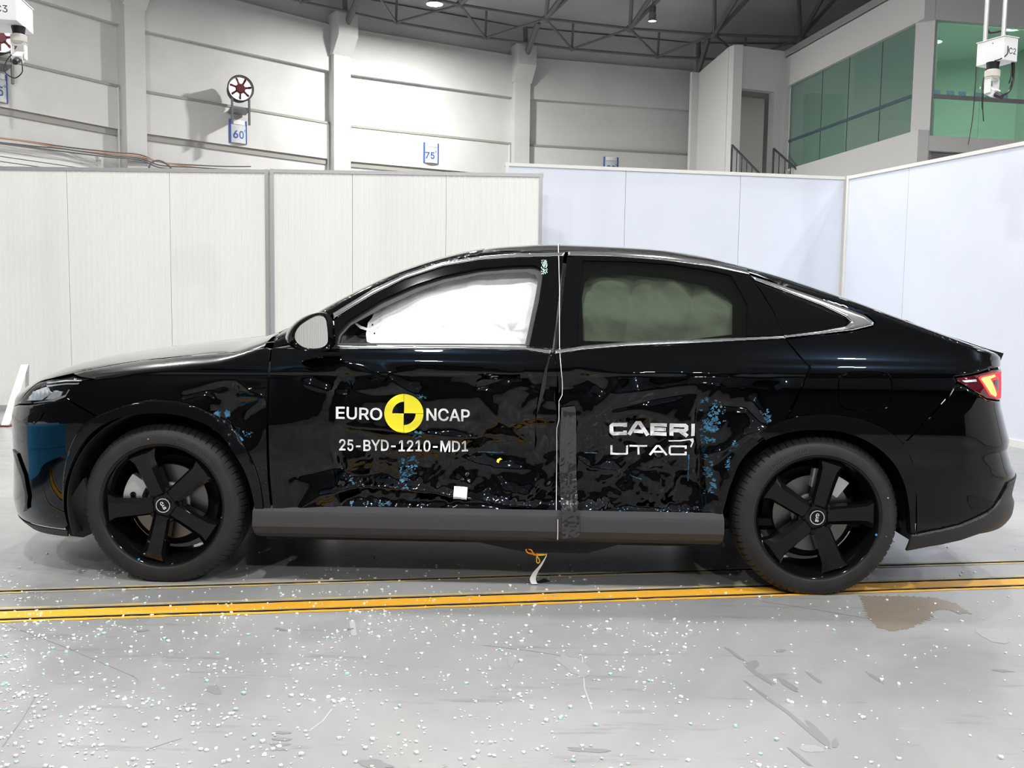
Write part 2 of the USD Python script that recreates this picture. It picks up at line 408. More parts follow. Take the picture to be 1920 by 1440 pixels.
for i in range(-2, 7):
    h = i / 2
    I0, I1 = rp(h, 16.75, 7.92), rp(h + .5, 16.75, 7.92)
    O0, O1 = rp(h + .25, 17.75, 7.58), rp(h + .75, 17.75, 7.58)
    U0, U1 = rp(h + .25, 14.2, 9.15), rp(h - .25, 14.2, 9.15)
    for a, b, r in ((I0, I1, .035), (O0, O1, .035), (I0, O0, .028), (I1, O0, .028), (I0, U0, .05), (I0, U1, .045), (O0, rp(h + .25, 17.7, 8.2), .03), (U0, U1, .045)):
        part(tr, 'truss_bar', bar(a, b, r), 'truss_steel')
    part(tr, 'truss_bar', bar(I0, rp(h, 12.6, 9.1), .06), 'truss_steel')
    if i % 2 == 0:
        part(tr, 'truss_bar', bar(rp(h, 18.05, 7.2), rp(h, 17.2, 7.95), .07), 'truss_steel')
        part(tr, 'truss_bar', bar(rp(h, 17.9, 7.22), rp(h, 18.0, 8.1), .06), 'truss_steel')
    for q, r in ((I0, .10), (O0, .06), (U0, .1)):
        s = trimesh.creation.icosphere(2, r); s.apply_translation(q); part(tr, 'truss_node', s, 'truss_steel', True)

# ------------------------------------------------------------------ high-bay lamps
def high_bay(name, loc, label, lens, r=.17, rod=1.0):
    t = thing(name, label, 'lamp', loc)
    part(t, 'lamp_shade', lathe([(.055, .20), (.07, .19), (.085, .12), (r * .8, .05), (r + .012, 0), (r, 0), (r * .78, .045), (.06, .11)], 36), 'truss_steel')
    part(t, 'heat_sink', cat_(lathe([(.001, .34), (.06, .34), (.06, .19), (.001, .19)], 20), *[bx(-.075, .075, -.004, .004, .2, .33).apply_transform(trimesh.transformations.rotation_matrix(a, [0, 0, 1])) for a in np.arange(0, np.pi, np.pi / 8)]), 'truss_steel', False)
    d = lathe([(.001, .008), (r * .97, .004)], 14); d.invert()
    part(t, 'lamp_lens', d, lens, True)
    part(t, 'hanging_rod', bar([0, 0, .34], [0, 0, .34 + rod], .012, 6), 'truss_steel')
    return t


high_bay('bright_high_bay_lamp', LAMP_SPOTS[0], 'lit high-bay lamp glaring white in front of the bright wall bay', 'lens_bright')
hb = high_bay('high_bay_lamp', LAMP_SPOTS[1], 'high-bay lamp hanging under the roof outside the picture', 'lens_on')
tag(stage.GetPrimAtPath(hb), group='unseen high-bay lamps over the test floor')
hs = high_bay('high_bay_lamp', LAMP_SPOTS[-1], 'high-bay lamp hanging under the roof outside the picture', 'lens_strong')
tag(stage.GetPrimAtPath(hs), group='unseen high-bay lamps over the test floor', cat='lamp')
for s in LAMP_SPOTS[2:-1]:
    copy_of(hs if s[1] < 2 else hb, s, 0, 'high-bay lamp hanging under the roof outside the picture', 'lamp', 'unseen high-bay lamps over the test floor')
high_bay('dark_high_bay_lamp', aty(1223, 40, 21.5), 'small unlit high-bay lamp hanging below the truss, right of the lit one', 'faint_glow', .10, 1.0)

# ------------------------------------------------------------------ partitions round the test place
HPL, HPR = 2.53, 2.68


def screen(name, label, A, B, h, seams, mat, ribs, thick=.05, post=None, topm='aluminium', ends=(True, True)):
    """a free-standing screen of sandwich panels from A to B (seen from the camera side), standing on the floor"""
    A, B = np.array(A, float), np.array(B, float); L = np.linalg.norm(B - A); e = (B - A) / L; ang = math.atan2(e[1], e[0])
    t = thing(name, label, 'partition', (A[0], A[1], 0), ang)
    cuts = [0] + [s * L for s in seams] + [L]
    for a, b in zip(cuts[:-1], cuts[1:]):
        ms = [bx(a + .002, b - .002, 0, thick, .06, h - .03)]
        if ribs:
            n = max(1, round((b - a) / .058)); w = (b - a) / n
            for i in range(n):
                x0 = a + i * w
                g = Polygon([(x0 + .004, 0.001), (x0 + .006, -.0025), (x0 + w * .42, -.0025), (x0 + w * .45, .001)])
                m = extrude(g, h - .1); m.apply_translation([0, 0, .065]); ms.append(m)
        part(t, 'panel', cat_(*ms), mat, False)
    part(t, 'top_rail', bx(-.005, L + .005, -.012, thick + .012, h - .035, h), topm, False)
    part(t, 'bottom_rail', bx(-.005, L + .005, -.012, thick + .012, 0, .065), topm, False)
    for x, on in ((0, ends[0]), (L - .035, ends[1])):
        if on: part(t, 'end_post', bx(x, x + .035, -.014, thick + .014, 0, h + .004), topm, False)
    return t


pA, pB, pC = aty(-420, 316, 9.78), aty(503, 320, 9.70), aty(507, 320, 9.66)
pD = aty(1018, 322, 9.70)
lA = np.linalg.norm((pB - pA)[:2])
screen('ribbed_screen', 'ivory ribbed sandwich-panel partition on the left, behind the bonnet', pA[:2], pB[:2], HPL, [.2, .4, .592, .80], 'panel_ivory', True)
screen('ribbed_screen', 'ivory ribbed sandwich-panel partition in the middle, above the windscreen', pC[:2], pD[:2], HPL, [.30, .645], 'panel_ivory', True)
qA, qB, qC = aty(948, 305, 10.0), aty(1583, 330, 10.7), aty(1920, 265, 8.3)
qD = qC + (qC - qB) * 1.6
screen('smooth_screen', 'bluish white smooth partition behind the roof and rear door', qA[:2], qB[:2], HPR, [.34, .68], 'panel_blue_white', False, topm='frame_ivory', ends=(True, False))
screen('smooth_screen', 'bluish white smooth partition coming forward at the right edge', (qB + [.03, -.03, 0])[:2], qD[:2], HPR, [.155, .42, .70], 'panel_blue_white', False, topm='frame_ivory', ends=(True, True))
# the right-hand partition goes on towards the photographer as ribbed panels (seen only mirrored in the wing mirror and the car's flank)
screen('ribbed_screen', 'ivory ribbed partition out of the picture on the right, mirrored in the wing mirror', qD[:2] + np.array([.05, -.1]), qD[:2] + np.array([2.9, -13.0]), HPL, [.1 * i for i in range(1, 10)], 'panel_ivory', True)
# leaning stand at the left screen
st = thing('prop_stand', 'white steel prop stand by the front bumper against the left screen', 'stand')
a, b, c = aty(43, 684, 9.3), aty(8, 800, 8.6), aty(50, 800, 9.5)
a0 = np.array([a[0], a[1], a[2]])
part(st, 'front_strut', hull([a0 + o for o in ([-.02, 0, 0], [.035, 0, 0], [-.02, .04, 0], [.035, .04, 0])] + [np.array([b[0], b[1], .012]) + o for o in ([-.03, 0, 0], [.03, 0, 0], [-.03, .04, 0], [.03, .04, 0])]), 'white_enamel', False)
part(st, 'rear_strut', bar(a0 + [.02, .05, 0], np.array([c[0], c[1], .02]), .018, 6), 'aluminium')
part(st, 'foot_plate', bx(b[0] - .07, b[0] + .07, b[1] - .05, b[1] + .08, 0, .012), 'fan_red', False)

# trolley added out of view, so the bumper mirrors its blue face
bt = thing('added_barrier_trolley', 'blue-faced crash barrier trolley added out of view on the left for the blue reflection in the bumper', 'trolley', (-3.75, 3.35, 0), .12)
for i in range(3):
    for j in range(2): part(bt, 'honeycomb_block', bx(-.25, .25, -.84 + i * .56 + .004, -.84 + (i + 1) * .56 - .004, .10 + j * .20, .10 + (j + 1) * .20 - .006), 'barrier_blue', False)
part(bt, 'backing_plate', bx(-.31, -.25, -.86, .86, .08, .52), 'white_enamel', False)
part(bt, 'trolley_frame', bx(-2.6, -.31, -.6, .6, .25, .46), 'white_enamel', False)
for x in (-2.2, -.7):
    for y in (-.66, .66): w_ = trimesh.creation.cylinder(.28, .16, sections=32); w_.apply_transform(trimesh.transformations.rotation_matrix(np.pi / 2, [1, 0, 0])); w_.apply_translation([x, y, .285]); part(bt, 'wheel', w_, 'rubber', 40)

# ------------------------------------------------------------------ office block on the right, built into the hall
wr = numbered('/World', 'wall_right'); UsdGeom.Xform.Define(stage, wr); tag(stage.GetPrimAtPath(wr), 'white office block standing inside the hall on the right', kind='structure')
F0, F1, F2, F3, F4 = np.array([4.85, 25.2]), np.array([4.87, 21.5]), np.array([6.18, 22.0]), np.array([7.06, 16.7]), np.array([10.6, 17.4])
ZO = 7.03


def wallseg(a, b, z0, z1, th=.2, out=0.0):
    """wall slab from a to b, thickness laid away from the camera side"""
    a, b = np.asarray(a, float), np.asarray(b, float); e = (b - a) / np.linalg.norm(b - a); n = np.array([-e[1], e[0]])
    return extrude(Polygon([tuple(a - n * out), tuple(b - n * out), tuple(b + n * th), tuple(a + n * th)]), z1 - z0).apply_translation([0, 0, z0])


def lerp(a, b, t): return a + (b - a) * t


part(wr, 'wall_panel', wallseg(F0, F1, 0, ZO), 'office_wall', False)
# face with the doorway
part(wr, 'wall_panel', wallseg(F1, lerp(F1, F2, .06), 0, ZO), 'office_wall', False)
part(wr, 'wall_panel', wallseg(lerp(F1, F2, .80), F2, 0, ZO), 'office_wall', False)
part(wr, 'wall_panel', wallseg(lerp(F1, F2, .06), lerp(F1, F2, .80), 6.1, ZO), 'office_wall', False)
part(wr, 'landing', wallseg(F1, F2, 3.3, 3.5, 1.6), 'office_wall', False)
part(wr, 'corridor_wall', cat_(wallseg(lerp(F1, F2, .45) + [-.3, 1.5], lerp(F1, F2, 1.2) + [-.3, 1.5], 3.5, ZO, .1), wallseg(lerp(F1, F2, -.2) + [-.2, 2.6], lerp(F1, F2, 1.2) + [-.2, 2.6], 3.5, ZO, .1), wallseg(F1 + [0, .2], F1 + [-.2, 2.6], 3.5, ZO, .08)), 'office_wall', False)
part(wr, 'corridor_ceiling', extrude(Polygon([tuple(p) for p in (F1 + [.06, .25], F2 + [0, .2], F2 + [0, 2.6], F1 + [.06, 2.6])]), .1).apply_translation([0, 0, 6.3]), 'wall_grime', False)
# long face with the strip window
W0, W1 = lerp(F2, F3, .02), lerp(F2, F3, .955)
ZW0, ZW1 = 4.33, 6.22
part(wr, 'wall_panel', wallseg(F2, F3, 0, ZW0), 'office_wall', False)
part(wr, 'wall_panel', wallseg(F2, F3, ZW1, ZO - .15), 'office_wall', False)
part(wr, 'parapet_rail', wallseg(F2, F3, ZO - .13, ZO, .2, .05), 'aluminium', False)
part(wr, 'wall_panel', wallseg(F2, W0, ZW0, ZW1), 'office_wall', False)
part(wr, 'pillar', wallseg(lerp(F2, F3, .955), F3 + [.22, .05], 0, ZO + 1.0, .28), 'office_wall', False)
# front face
G0 = F3 + [.22, .05]
part(wr, 'wall_panel', wallseg(G0, F4, ZW1 + .0, ZO + 1.0), 'office_wall', False)
part(wr, 'window_sill_beam', wallseg(G0, F4, 3.98, 4.24), 'office_wall', False)
part(wr, 'recessed_wall', wallseg(G0 + [0, 1.2], F4 + [0, 1.2], 0, 4.1), 'office_wall', False)
part(wr, 'room_floor', extrude(Polygon([tuple(p) for p in (W0 + [.2, 0], F3 + [.3, .2], F4 + [0, .3], F4 + [.5, 6.5], F2 + [3.6, 1])]), .1).apply_translation([0, 0, 3.98]), 'office_wall', False)
part(wr, 'room_ceiling', extrude(Polygon([tuple(p) for p in (W0 + [.2, 0], F3 + [.3, .2], F4 + [0, .3], F4 + [.5, 6.5], F2 + [3.6, 1])]), .1).apply_translation([0, 0, 6.75]), 'office_inside', False)
part(wr, 'room_wall', cat_(wallseg(F2 + [1.6, .6], F4 + [.3, 3.4], 4.0, 6.8), wallseg(F4 + [.3, 3.5], F4 + [.3, 0], 4.0, 6.8)), 'office_inside', False)
part(wr, 'skirting', wallseg(lerp(F2 + [1.6, .6], F4 + [.3, 3.4], .48) - [0, .06], F4 + [.3, 3.3], 4.08, 4.5, .03), 'camera_black', False)
win1 = numbered('/World', 'window_1'); UsdGeom.Xform.Define(stage, win1); tag(stage.GetPrimAtPath(win1), 'green-tinted strip window along the side of the office block', kind='structure')
for a, b in ((0, .30), (.30, .52), (.52, .76), (.76, 1)):
    part(win1, 'window_pane', wallseg(lerp(W0, W1, a + .002) + [.09, 0], lerp(W0, W1, b - .002) + [.09, 0], ZW0, ZW1, .012), 'green_film', False)
for a in (.30, .52, .76):
    part(win1, 'joint', wallseg(lerp(W0, W1, a - .002) + [.085, 0], lerp(W0, W1, a + .002) + [.085, 0], ZW0, ZW1, .016), 'rail_grey', False)
part(win1, 'warning_strip', wallseg(W0 + [.08, 0], W1 + [.08, 0], 4.96, 5.02, .006), 'film_strip', False)
win2 = numbered('/World', 'window_2'); UsdGeom.Xform.Define(stage, win2); tag(stage.GetPrimAtPath(win2), 'bright green-tinted window on the front of the office block behind the hanging camera box', kind='structure')
for a, b in ((0, .30), (.30, .62), (.62, 1)):
    part(win2, 'window_pane', wallseg(lerp(G0, F4, a + .001) + [0, .1], lerp(G0, F4, b - .001) + [0, .1], 4.24, ZW1, .012), 'green_glass', False)
for a in (.02, .10, .17, .26, .33, .42):
    part(win2, 'warning_sticker', wallseg(lerp(G0, F4, a) + [0, .09], lerp(G0, F4, a + .045) + [0, .09], 4.98, 5.05, .006), 'sticker_pale', False)
part(win2, 'warning_strip', wallseg(G0 + [0, .092], F4 + [0, .092], 4.90, 4.98, .005), 'aluminium', False)
for q, lb in (((8.35, 18.1, 6.62), 'round ceiling downlight glowing behind the green front window'), ((9.6, 18.6, 6.62), 'ceiling downlight deep in the office room, hidden by the camera box'), ((8.5, 19.6, 6.62), 'ceiling downlight at the back of the office room')):
    dl = thing('downlight', lb, 'lamp', q)
    dd = lathe([(.001, .0), (.15, .0)], 12); dd.invert()
    part(dl, 'lamp_lens', dd, 'downlight_on', True); part(dl, 'trim_ring', lathe([(.15, 0), (.175, -.006), (.18, .0), (.18, .13), (.001, .13)], 24), 'white_enamel')
for nm, u0, lb in (('stair_railing', .0, 'grey steel stair railing at the left side of the office doorway'), ('stair_railing', .80, 'grey steel stair railing at the right side of the office doorway')):
    t = thing(nm, lb, 'railing'); p = lerp(F1, F2, u0) + [0, -.12]
    d = np.array([.62, -.9]) if u0 < .5 else np.array([.72, -.9])
    top0, top1 = np.array([p[0], p[1], 4.80]), np.array([p[0] + d[0] * 1.1, p[1] + d[1] * 1.1, 3.75])
    part(t, 'handrail', bar(top0, top1, .028, 6), 'rail_grey')
    part(t, 'bottom_rail', bar(top0 - [0, 0, .85], top1 - [0, 0, .85], .02, 6), 'rail_grey')
    for i in range(9):
        q = lerp(top0, top1, i / 8); part(t, 'baluster', bar(q - [0, 0, .85], q, .012 if 0 < i < 8 else .022, 5), 'rail_grey')

# ------------------------------------------------------------------ fittings on the curved wall
def wall_frame(k):
    a, b = hv(k), hv(k + 1); e = (b - a) / np.linalg.norm(b - a); return a, e, np.array([e[1], -e[0]])


def at_wall(px, py, k, off=.07):
    a, e, n = wall_frame(k); v = ray(px, py); q = a + n * off
    t = np.dot(q, n) / np.dot(v[:2], n); return EYE + v * t


def angle_sign(k, px, py, text, label):
    o = at_wall(px, py, k, .075); a, e, n = wall_frame(k)
    t = thing('angle_sign', label, 'sign', o, math.atan2(e[1], e[0]))
    w, h = .34, .48
    xs = np.linspace(-w / 2, w / 2, 15); prof = [(x, -.06 + .035 * (2 * x / w) ** 2) for x in xs]
    part(t, 'sign_board', extrude(Polygon(prof + [(x, y + .01) for x, y in prof[::-1]]), h * .78).apply_translation([0, 0, -h / 2]), 'sign_grey', 40)
    part(t, 'sign_hood', extrude(Polygon(prof + [(x, y + .012) for x, y in prof[::-1]]), h * .22 - .01).apply_translation([0, .012, h * .28 + .01]), 'white_enamel', 40)
    for s in (-1, 1): part(t, 'blue_edge', extrude(Polygon([(s * w / 2, -.03), (s * (w / 2 + .035), -.012), (s * (w / 2 + .035), 0), (s * w / 2, 0)]), h).apply_translation([0, 0, -h / 2]), 'sign_blue', False)
    part(t, 'backing_plate', bx(-w / 2, w / 2, -.012, 0, -h / 2 + .01, h / 2 - .01), 'white_enamel', False)
    v, f = text2d(text, .15, True); v = v - [v[:, 0].mean() - .0, .0]
    V = np.c_[v[:, 0] - .01, -.064 + .035 * (2 * v[:, 0] / w) ** 2, v[:, 1] - .14]
    part(t, 'numerals', trimesh.Trimesh(V, f, process=False), 'sign_blue', False)
    r = lathe([(.012, 0), (.02, 0)], 14); r.apply_transform(trimesh.transformations.rotation_matrix(np.pi / 2, [1, 0, 0])); r.apply_translation([v[:, 0].max() + .02, -.05, .03])
    part(t, 'degree_ring', r, 'sign_blue', False)
    return t


angle_sign(-2, -8, 163, '45', 'grey angle sign cut by the left edge of the picture')
angle_sign(-1, 446, 247, '60', 'grey and blue angle sign reading 60 under the round fan')
angle_sign(0, 808, 287, '75', 'angle sign reading 75 on the glaring white wall bay')
angle_sign(1, 1145, 312, '90', 'angle sign reading 90 half hidden behind the smooth partition')


def glowing_fan(k, px, py, px2, py2, label):
    o = at_wall(px, py, k, .62); a, e, n = wall_frame(k)
    t = thing('glowing_fan', label, 'lamp', o, math.atan2(e[1], e[0]) - .35)
    T = trimesh.transformations.rotation_matrix(np.pi / 2, [1, 0, 0])
    R = .255
    part(t, 'drum', lathe([(R, .0), (R + .012, .02), (R + .012, .03), (R, .05), (R * .90, -.03), (R * .90, -.05), (R - .01, -.06), (R - .02, -.30), (R * .5, -.36), (.01, -.37)], 40).apply_transform(T), 'fan_black')
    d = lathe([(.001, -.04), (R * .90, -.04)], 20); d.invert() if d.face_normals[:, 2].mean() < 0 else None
    part(t, 'glowing_disc', d.apply_transform(T), 'faint_glow', False)  # white disc behind the blades is made to glow
    hubm = lathe([(.001, .03), (.08, .03), (.098, .0), (.098, -.03)], 24); hubm.apply_transform(T); part(t, 'hub', hubm, 'fan_red')
    for i in range(7):
        g = Polygon([(.06, -.028), (.14, -.022), (R - .06, -.030), (R - .03, -.012), (R - .04, .018), (.14, .014), (.06, .026)])
        m = extrude(g, .008); m.apply_transform(trimesh.transformations.rotation_matrix(.25, [1, 0, 0])); m.apply_transform(trimesh.transformations.rotation_matrix(2 * np.pi * i / 7 + .2, [0, 0, 1])); m.apply_transform(T)
        part(t, 'blade', m, 'fan_red', False)
    for s in (-1, 1): part(t, 'bracket_arm', bx(s * .17 - .018, s * .17 + .018, -.04, .05, -.72, -.2), 'truss_steel', False)
    part(t, 'bracket_beam', bx(-.19, .19, -.02, .6, -.42, -.38), 'truss_steel', False)
    return t


glowing_fan(-1, 451, 166, 0, 0, 'round black fan with dark red blades and a glowing white disc over the 60 sign')
glowing_fan(-2, 0, 70, 0, 0, 'dark red fan with a glowing white disc at the left edge, behind the hanging camera box')

# roller-shutter slats and cables low on the wall at the left
a, e, n = wall_frame(-2)
sh = at_wall(181, 300, -2, .18); st0 = thing('louvre', 'white slatted louvre low on the wall at the left, above the ribbed screen', 'louvre', (sh[0], sh[1], 0), math.atan2(e[1], e[0]))
ztop = at_wall(0, 262, -2, .18)[2]
for i in range(9):
    z = ztop - .07 - i * .085
    part(st0, 'slat', hull([[x, y, zz] for x in (-2.6, 0) for y, zz in ((-.005, z - .036), (-.028, z - .034), (-.022, z + .036), (0, z + .038))]), 'shutter_white', False)
part(st0, 'side_post', bx(0, .05, -.06, .02, ztop - .9, ztop), 'shutter_white', False)
cb = thing('cable_bundle', 'grey cables running along the wall above the left screen', 'cable')
for i in range(4):
    pts = []
    for px, py, k in ((-60, 252, -2), (60, 266, -2), (130, 276, -2), (200, 284, -2), (262, 290, -1), (300, 303, -1), (380, 310, -1), (470, 314, -1)):
        q = at_wall(px, py + 3.2 * i + 2 * math.sin(px * .05 + i * 2), k, (.27 if k == -2 or px < 270 else .17) + .02 * i); pts.append(q)
    pts[3] = at_wall(206, 285 + 3.2 * i, -2, .42); pts[4] = at_wall(262, 290 + 3.2 * i, -1, .42)
    part(cb, 'cable', tube(spline(pts, 60), .014, 6), 'cable_copper' if i == 1 else 'cable_grey')
lp = thing('cable_loop', 'dark cable loop sticking up behind the left screen, right of the column', 'cable')
part(lp, 'cable', tube(spline([at_wall(278, 330, -1, .42), at_wall(283, 306, -1, .42), at_wall(297, 301, -1, .44), at_wall(318, 312, -1, .42), at_wall(326, 330, -1, .42)], 30), .018, 6), 'cable_grey')

# ------------------------------------------------------------------ hanging camera boxes
def camera_box(label, corner, rotz, x0, x1, dep, h, text, tx, poles, head, cables):
    t = thing('camera_box', label, 'camera', corner, rotz)
    part(t, 'box', bevel_box(x1 - x0, dep, h, .006).apply_translation([(x0 + x1) / 2, dep / 2, h / 2]), 'white_enamel')
    part(t, 'lid', bx(x0 - .004, x1 + .004, -.004, dep + .004, h, h + .006), 'white_enamel', False)
    v, f = text2d(text, .042); part(t, 'lettering', trimesh.Trimesh(np.c_[v[:, 0] + tx, np.full(len(v), -.001), v[:, 1] + h * .3], f, process=False), 'camera_black', False)
    for x, y in poles: part(t, 'pole', bar([x, y, h], [x, y, h + 3.6], .017, 12), 'aluminium')
    hx, hy, s = head
    part(t, 'mount', lathe([(.001, 0), (.055 * s, 0), (.05 * s, -.03 * s), (.045 * s, -.06 * s), (.001, -.06 * s)], 24).apply_translation([hx, hy, 0]), 'camera_black')
    part(t, 'pan_head', lathe([(.045 * s, -.06 * s), (.062 * s, -.07 * s), (.062 * s, -.12 * s), (.045 * s, -.14 * s), (.001, -.145 * s)], 24).apply_translation([hx, hy, 0]), 'camera_beige')
    br = cat_(bx(-.055, -.045, -.03, .03, -.26, -.13), bx(.045, .055, -.03, .03, -.26, -.13), bx(-.055, .055, -.03, .03, -.145, -.135)); br.apply_scale(s); br.apply_translation([hx, hy, 0])
    part(t, 'yoke', br, 'white_enamel', False)
    cm = bevel_box(.075, .12, .07, .008); cm.apply_transform(trimesh.transformations.rotation_matrix(.5, [1, 0, 0])); cm.apply_translation([0, 0, -.245]); cm.apply_scale(s); cm.apply_translation([hx, hy, 0])
    bd = part(t, 'camera_body', cm, 'white_enamel')
    ln = lathe([(.001, .1), (.022, .1), (.026, .06), (.026, -.0), (.001, 0)], 20); ln.apply_transform(trimesh.transformations.rotation_matrix(np.pi / 2 + .5, [1, 0, 0])); ln.apply_translation([0, -.02, -.26]); ln.apply_scale(s); ln.apply_translation([hx, hy, 0])
    part(bd, 'lens', ln, 'camera_black')
    for pts, r in cables: part(t, 'cable', tube(spline(pts, 40), r, 6), 'camera_black')
    return t


p3 = aty(31, 39, 6.0)
camera_box('white hanging camera box marked C3, cut by the left picture edge', p3, .17, -.34, 0, .32, .16, 'C3', -.125, [(-.25, .15)], (-.035, .14, .78),
           [([[-.06, .08, -.19], [-.10, .06, -.29], [-.04, .05, -.34], [.01, .05, -.29], [-.0, .06, -.22]], .0035)])
p2 = aty(1881, 112, 7.0)
camera_box('white hanging camera box marked C2 in front of the green window', p2, math.radians(23.4), 0, .145, .235, .17, 'C2', .05, [(.025, .03), (.03, .19)], (.005, .09, .86),
           [([[.03, .19, .3], [.06, .17, .24], [.12, .12, .25], [.13, .08, .18]], .009), ([[.13, .02, 0], [.14, .02, -.1], [.11, .02, -.2], [.05, .03, -.245]], .009), ([[.125, .03, 0], [.13, .03, -.08], [.11, .03, -.15]], .005),
            ([[.0, .23, 0], [-.005, .23, -.3], [-.04, .23, -.58]], .0035), ([[.02, .14, 0], [-.03, .14, -.15], [-.02, .14, -.33]], .0035), ([[.0, .13, 0], [-.03, .13, -.25], [-.01, .13, -.42]], .0035), ([[.0, .1, .14], [.04, .0, .1], [.03, -.01, .05], [-.03, .05, .0]], .004)])

# ------------------------------------------------------------------ the car: surfaces
CARW = 1.88; CMID = CARW / 2
cs, sn = math.cos(CAR_YAW), math.sin(CAR_YAW)
RC = np.array([[cs, sn, 0], [-sn, cs, 0], [0, 0, 1]])           # world -> car
EYE_C = RC @ (EYE - np.array([CAR_X, CAR_Y, 0]))


def rays_c(px):
    px = np.asarray(px, float).reshape(-1, 2)
    v = ((px[:, 0:1] - 960) / FPX) * _r + ((720 - px[:, 1:2]) / FPX) * _up + _d
    return v @ RC.T


def at_cy(px, cy):
    v = rays_c(px); t = (cy - EYE_C[1]) / v[:, 1]; return EYE_C + v * t[:, None]


# height of the body's centre line along the car
ZT = PchipInterpolator([-1.2, -.96, -.907, -.824, -.714, -.577, -.414, -.224, -.035, .114, .235, .357, .505, .665, .826, .985, 1.144, 1.303, 1.462, 1.673, 1.832, 2.096, 2.307, 2.493, 2.678, 2.838, 2.998, 3.158, 3.318, 3.479, 3.586, 3.747, 3.902, 4.202],
                       [.66, .6989, .7994, .8339, .8564, .913, .9483, .9744, .9985, 1.0167, 1.0315, 1.0686, 1.136, 1.2294, 1.3084, 1.3817, 1.4361, 1.4746, 1.4943, 1.5074, 1.5042, 1.4943, 1.4726, 1.4323, 1.3839, 1.3323, 1.2779, 1.2153, 1.1535, 1.0951, 1.068, 1.036, 1.00, .94])
HCR = PchipInterpolator([-1.2, -.3, .5, .9, 1.3, 1.7, 2.4, 3.0, 3.4, 4.2], [.10, .10, .09, .05, .05, .075, .085, .075, .06, .05])
BASE = PchipInterpolator([.05, .12, .18, .25, .33, .45, .58, .68, .78, .87, .93, .965, 1.0, 1.2, 1.42, 1.7], [.17, .13, .09, .045, .02, .008, 0, 0, .008, .022, .04, .058, .085, .19, .315, .47])
XF = PchipInterpolator([0, .12, .17, .21, .25, .30, .36, .42, .50, .58, .66, .72, .80, .9, 1.6], [-.72, -.80, -.87, -.91, -.918, -.918, -.910, -.905, -.90, -.90, -.90, -.888, -.87, -.85, -.84])
XL = PchipInterpolator([0, .20, .26, .30, .34, .38, .42, .47, .51, .55, .59, .62, .65, .70, .76, .82, .88, .94, .98, 1.03, 1.6], [3.45, 3.56, 3.665, 3.730, 3.755, 3.758, 3.742, 3.75, 3.756, 3.732, 3.715, 3.704, 3.712, 3.695, 3.675, 3.658, 3.664, 3.672, 3.676, 3.69, 3.70])
XRF, XRL, NPF, NPL = -.22, 3.30, 2.5, 3.3
_p = np.linspace(0, 1, 600)
_pf = CMID * (1 - (1 - _p ** NPF) ** (1 / NPF)); _pl = CMID * (1 - (1 - _p ** NPL) ** (1 / NPL))
AF = np.r_[0, np.cumsum(np.hypot(np.diff(_p) * .72, np.diff(_pf)))]; AL = np.r_[0, np.cumsum(np.hypot(np.diff(_p) * .53, np.diff(_pl)))]
UMIN, UMAX = XRF - AF[-1], XRL + AL[-1]


def planp(x, z):
    return np.clip(np.where(x < XRF, (XRF - x) / (XRF - XF(z)), np.where(x > XRL, (x - XRL) / (XL(z) - XRL), 0)), 0, 1)


def S0(x, z):
    x, z = np.asarray(x, float), np.asarray(z, float)
    zc = .905 + .012 * np.clip(x, -1, 4)
    b = BASE(z) + .008 * np.clip((zc - z) / .012, 0, 1) * np.exp(-np.clip(zc - z, 0, 9) / .09)
    zt = ZT(np.clip(x, -1.15, 4.0)); hc = HCR(np.clip(x, -1.15, 4.0))
    w = np.clip((z - (zt - hc)) / hc, 0, 1)
    n_ = np.where(x < 1, NPF, NPL)
    f = (1 - planp(x, z) ** n_) ** (1 / n_) * np.sqrt(1 - w * w)
    return CMID - (CMID - b) * f


def warp(x, z):
    p = planp(x, z); return np.where(x < XRF, XRF - np.interp(p, _p, AF), np.where(x > XRL, XRL + np.interp(p, _p, AL), x))


def unwarp(u, z):
    pf = np.interp(XRF - u, AF, _p); pl = np.interp(u - XRL, AL, _p)
    return np.where(u < XRF, XRF - pf * (XRF - XF(z)), np.where(u > XRL, XRL + pl * (XL(z) - XRL), u))


def at(px, surf=None):
    """points of the car's near side (car frame) seen at the given pixels"""
    surf = surf or S0
    v = rays_c(px); cy = np.linspace(-.12, CMID - .002, 900)
    t = (cy[None] - EYE_C[1]) / v[:, 1:2]; x = EYE_C[0] + v[:, 0:1] * t; z = EYE_C[2] + v[:, 2:3] * t
    g = cy[None] - surf(x, z); hit = g >= 0; i = np.where(hit.any(1), hit.argmax(1), g.argmax(1))
    r = np.arange(len(v)); i0 = np.maximum(i - 1, 0); den = np.where(np.abs(g[r, i] - g[r, i0]) < 1e-9, 1, g[r, i] - g[r, i0])
    k = np.clip(-g[r, i0] / den, 0, 1); c = cy[i0] + (cy[i] - cy[i0]) * k
    t = (c - EYE_C[1]) / v[:, 1]; return np.stack([EYE_C[0] + v[:, 0] * t, c, EYE_C[2] + v[:, 2] * t], 1)


# ------------------------------------------------------------------ crash damage: how far each point of the side is pushed in
def seg_dist(x, z, a, b):
    d = b - a; L2 = d @ d; t = np.clip(((x - a[0]) * d[0] + (z - a[1]) * d[1]) / L2, 0, 1)
    return np.hypot(x - a[0] - t * d[0], z - a[1] - t * d[1]), t


def poly_dist(x, z, P):
    best, tt, sg, n = None, None, None, len(P) - 1
    for i in range(n):
        d, t = seg_dist(x, z, P[i], P[i + 1]); e = P[i + 1] - P[i]
        s = np.sign((x - P[i][0]) * e[1] - (z - P[i][1]) * e[0])
        if best is None: best, tt, sg = d, t / n, s
        else:
            m = d < best; best = np.where(m, d, best); tt = np.where(m, (i + t) / n, tt); sg = np.where(m, s, sg)
    return best, tt, sg


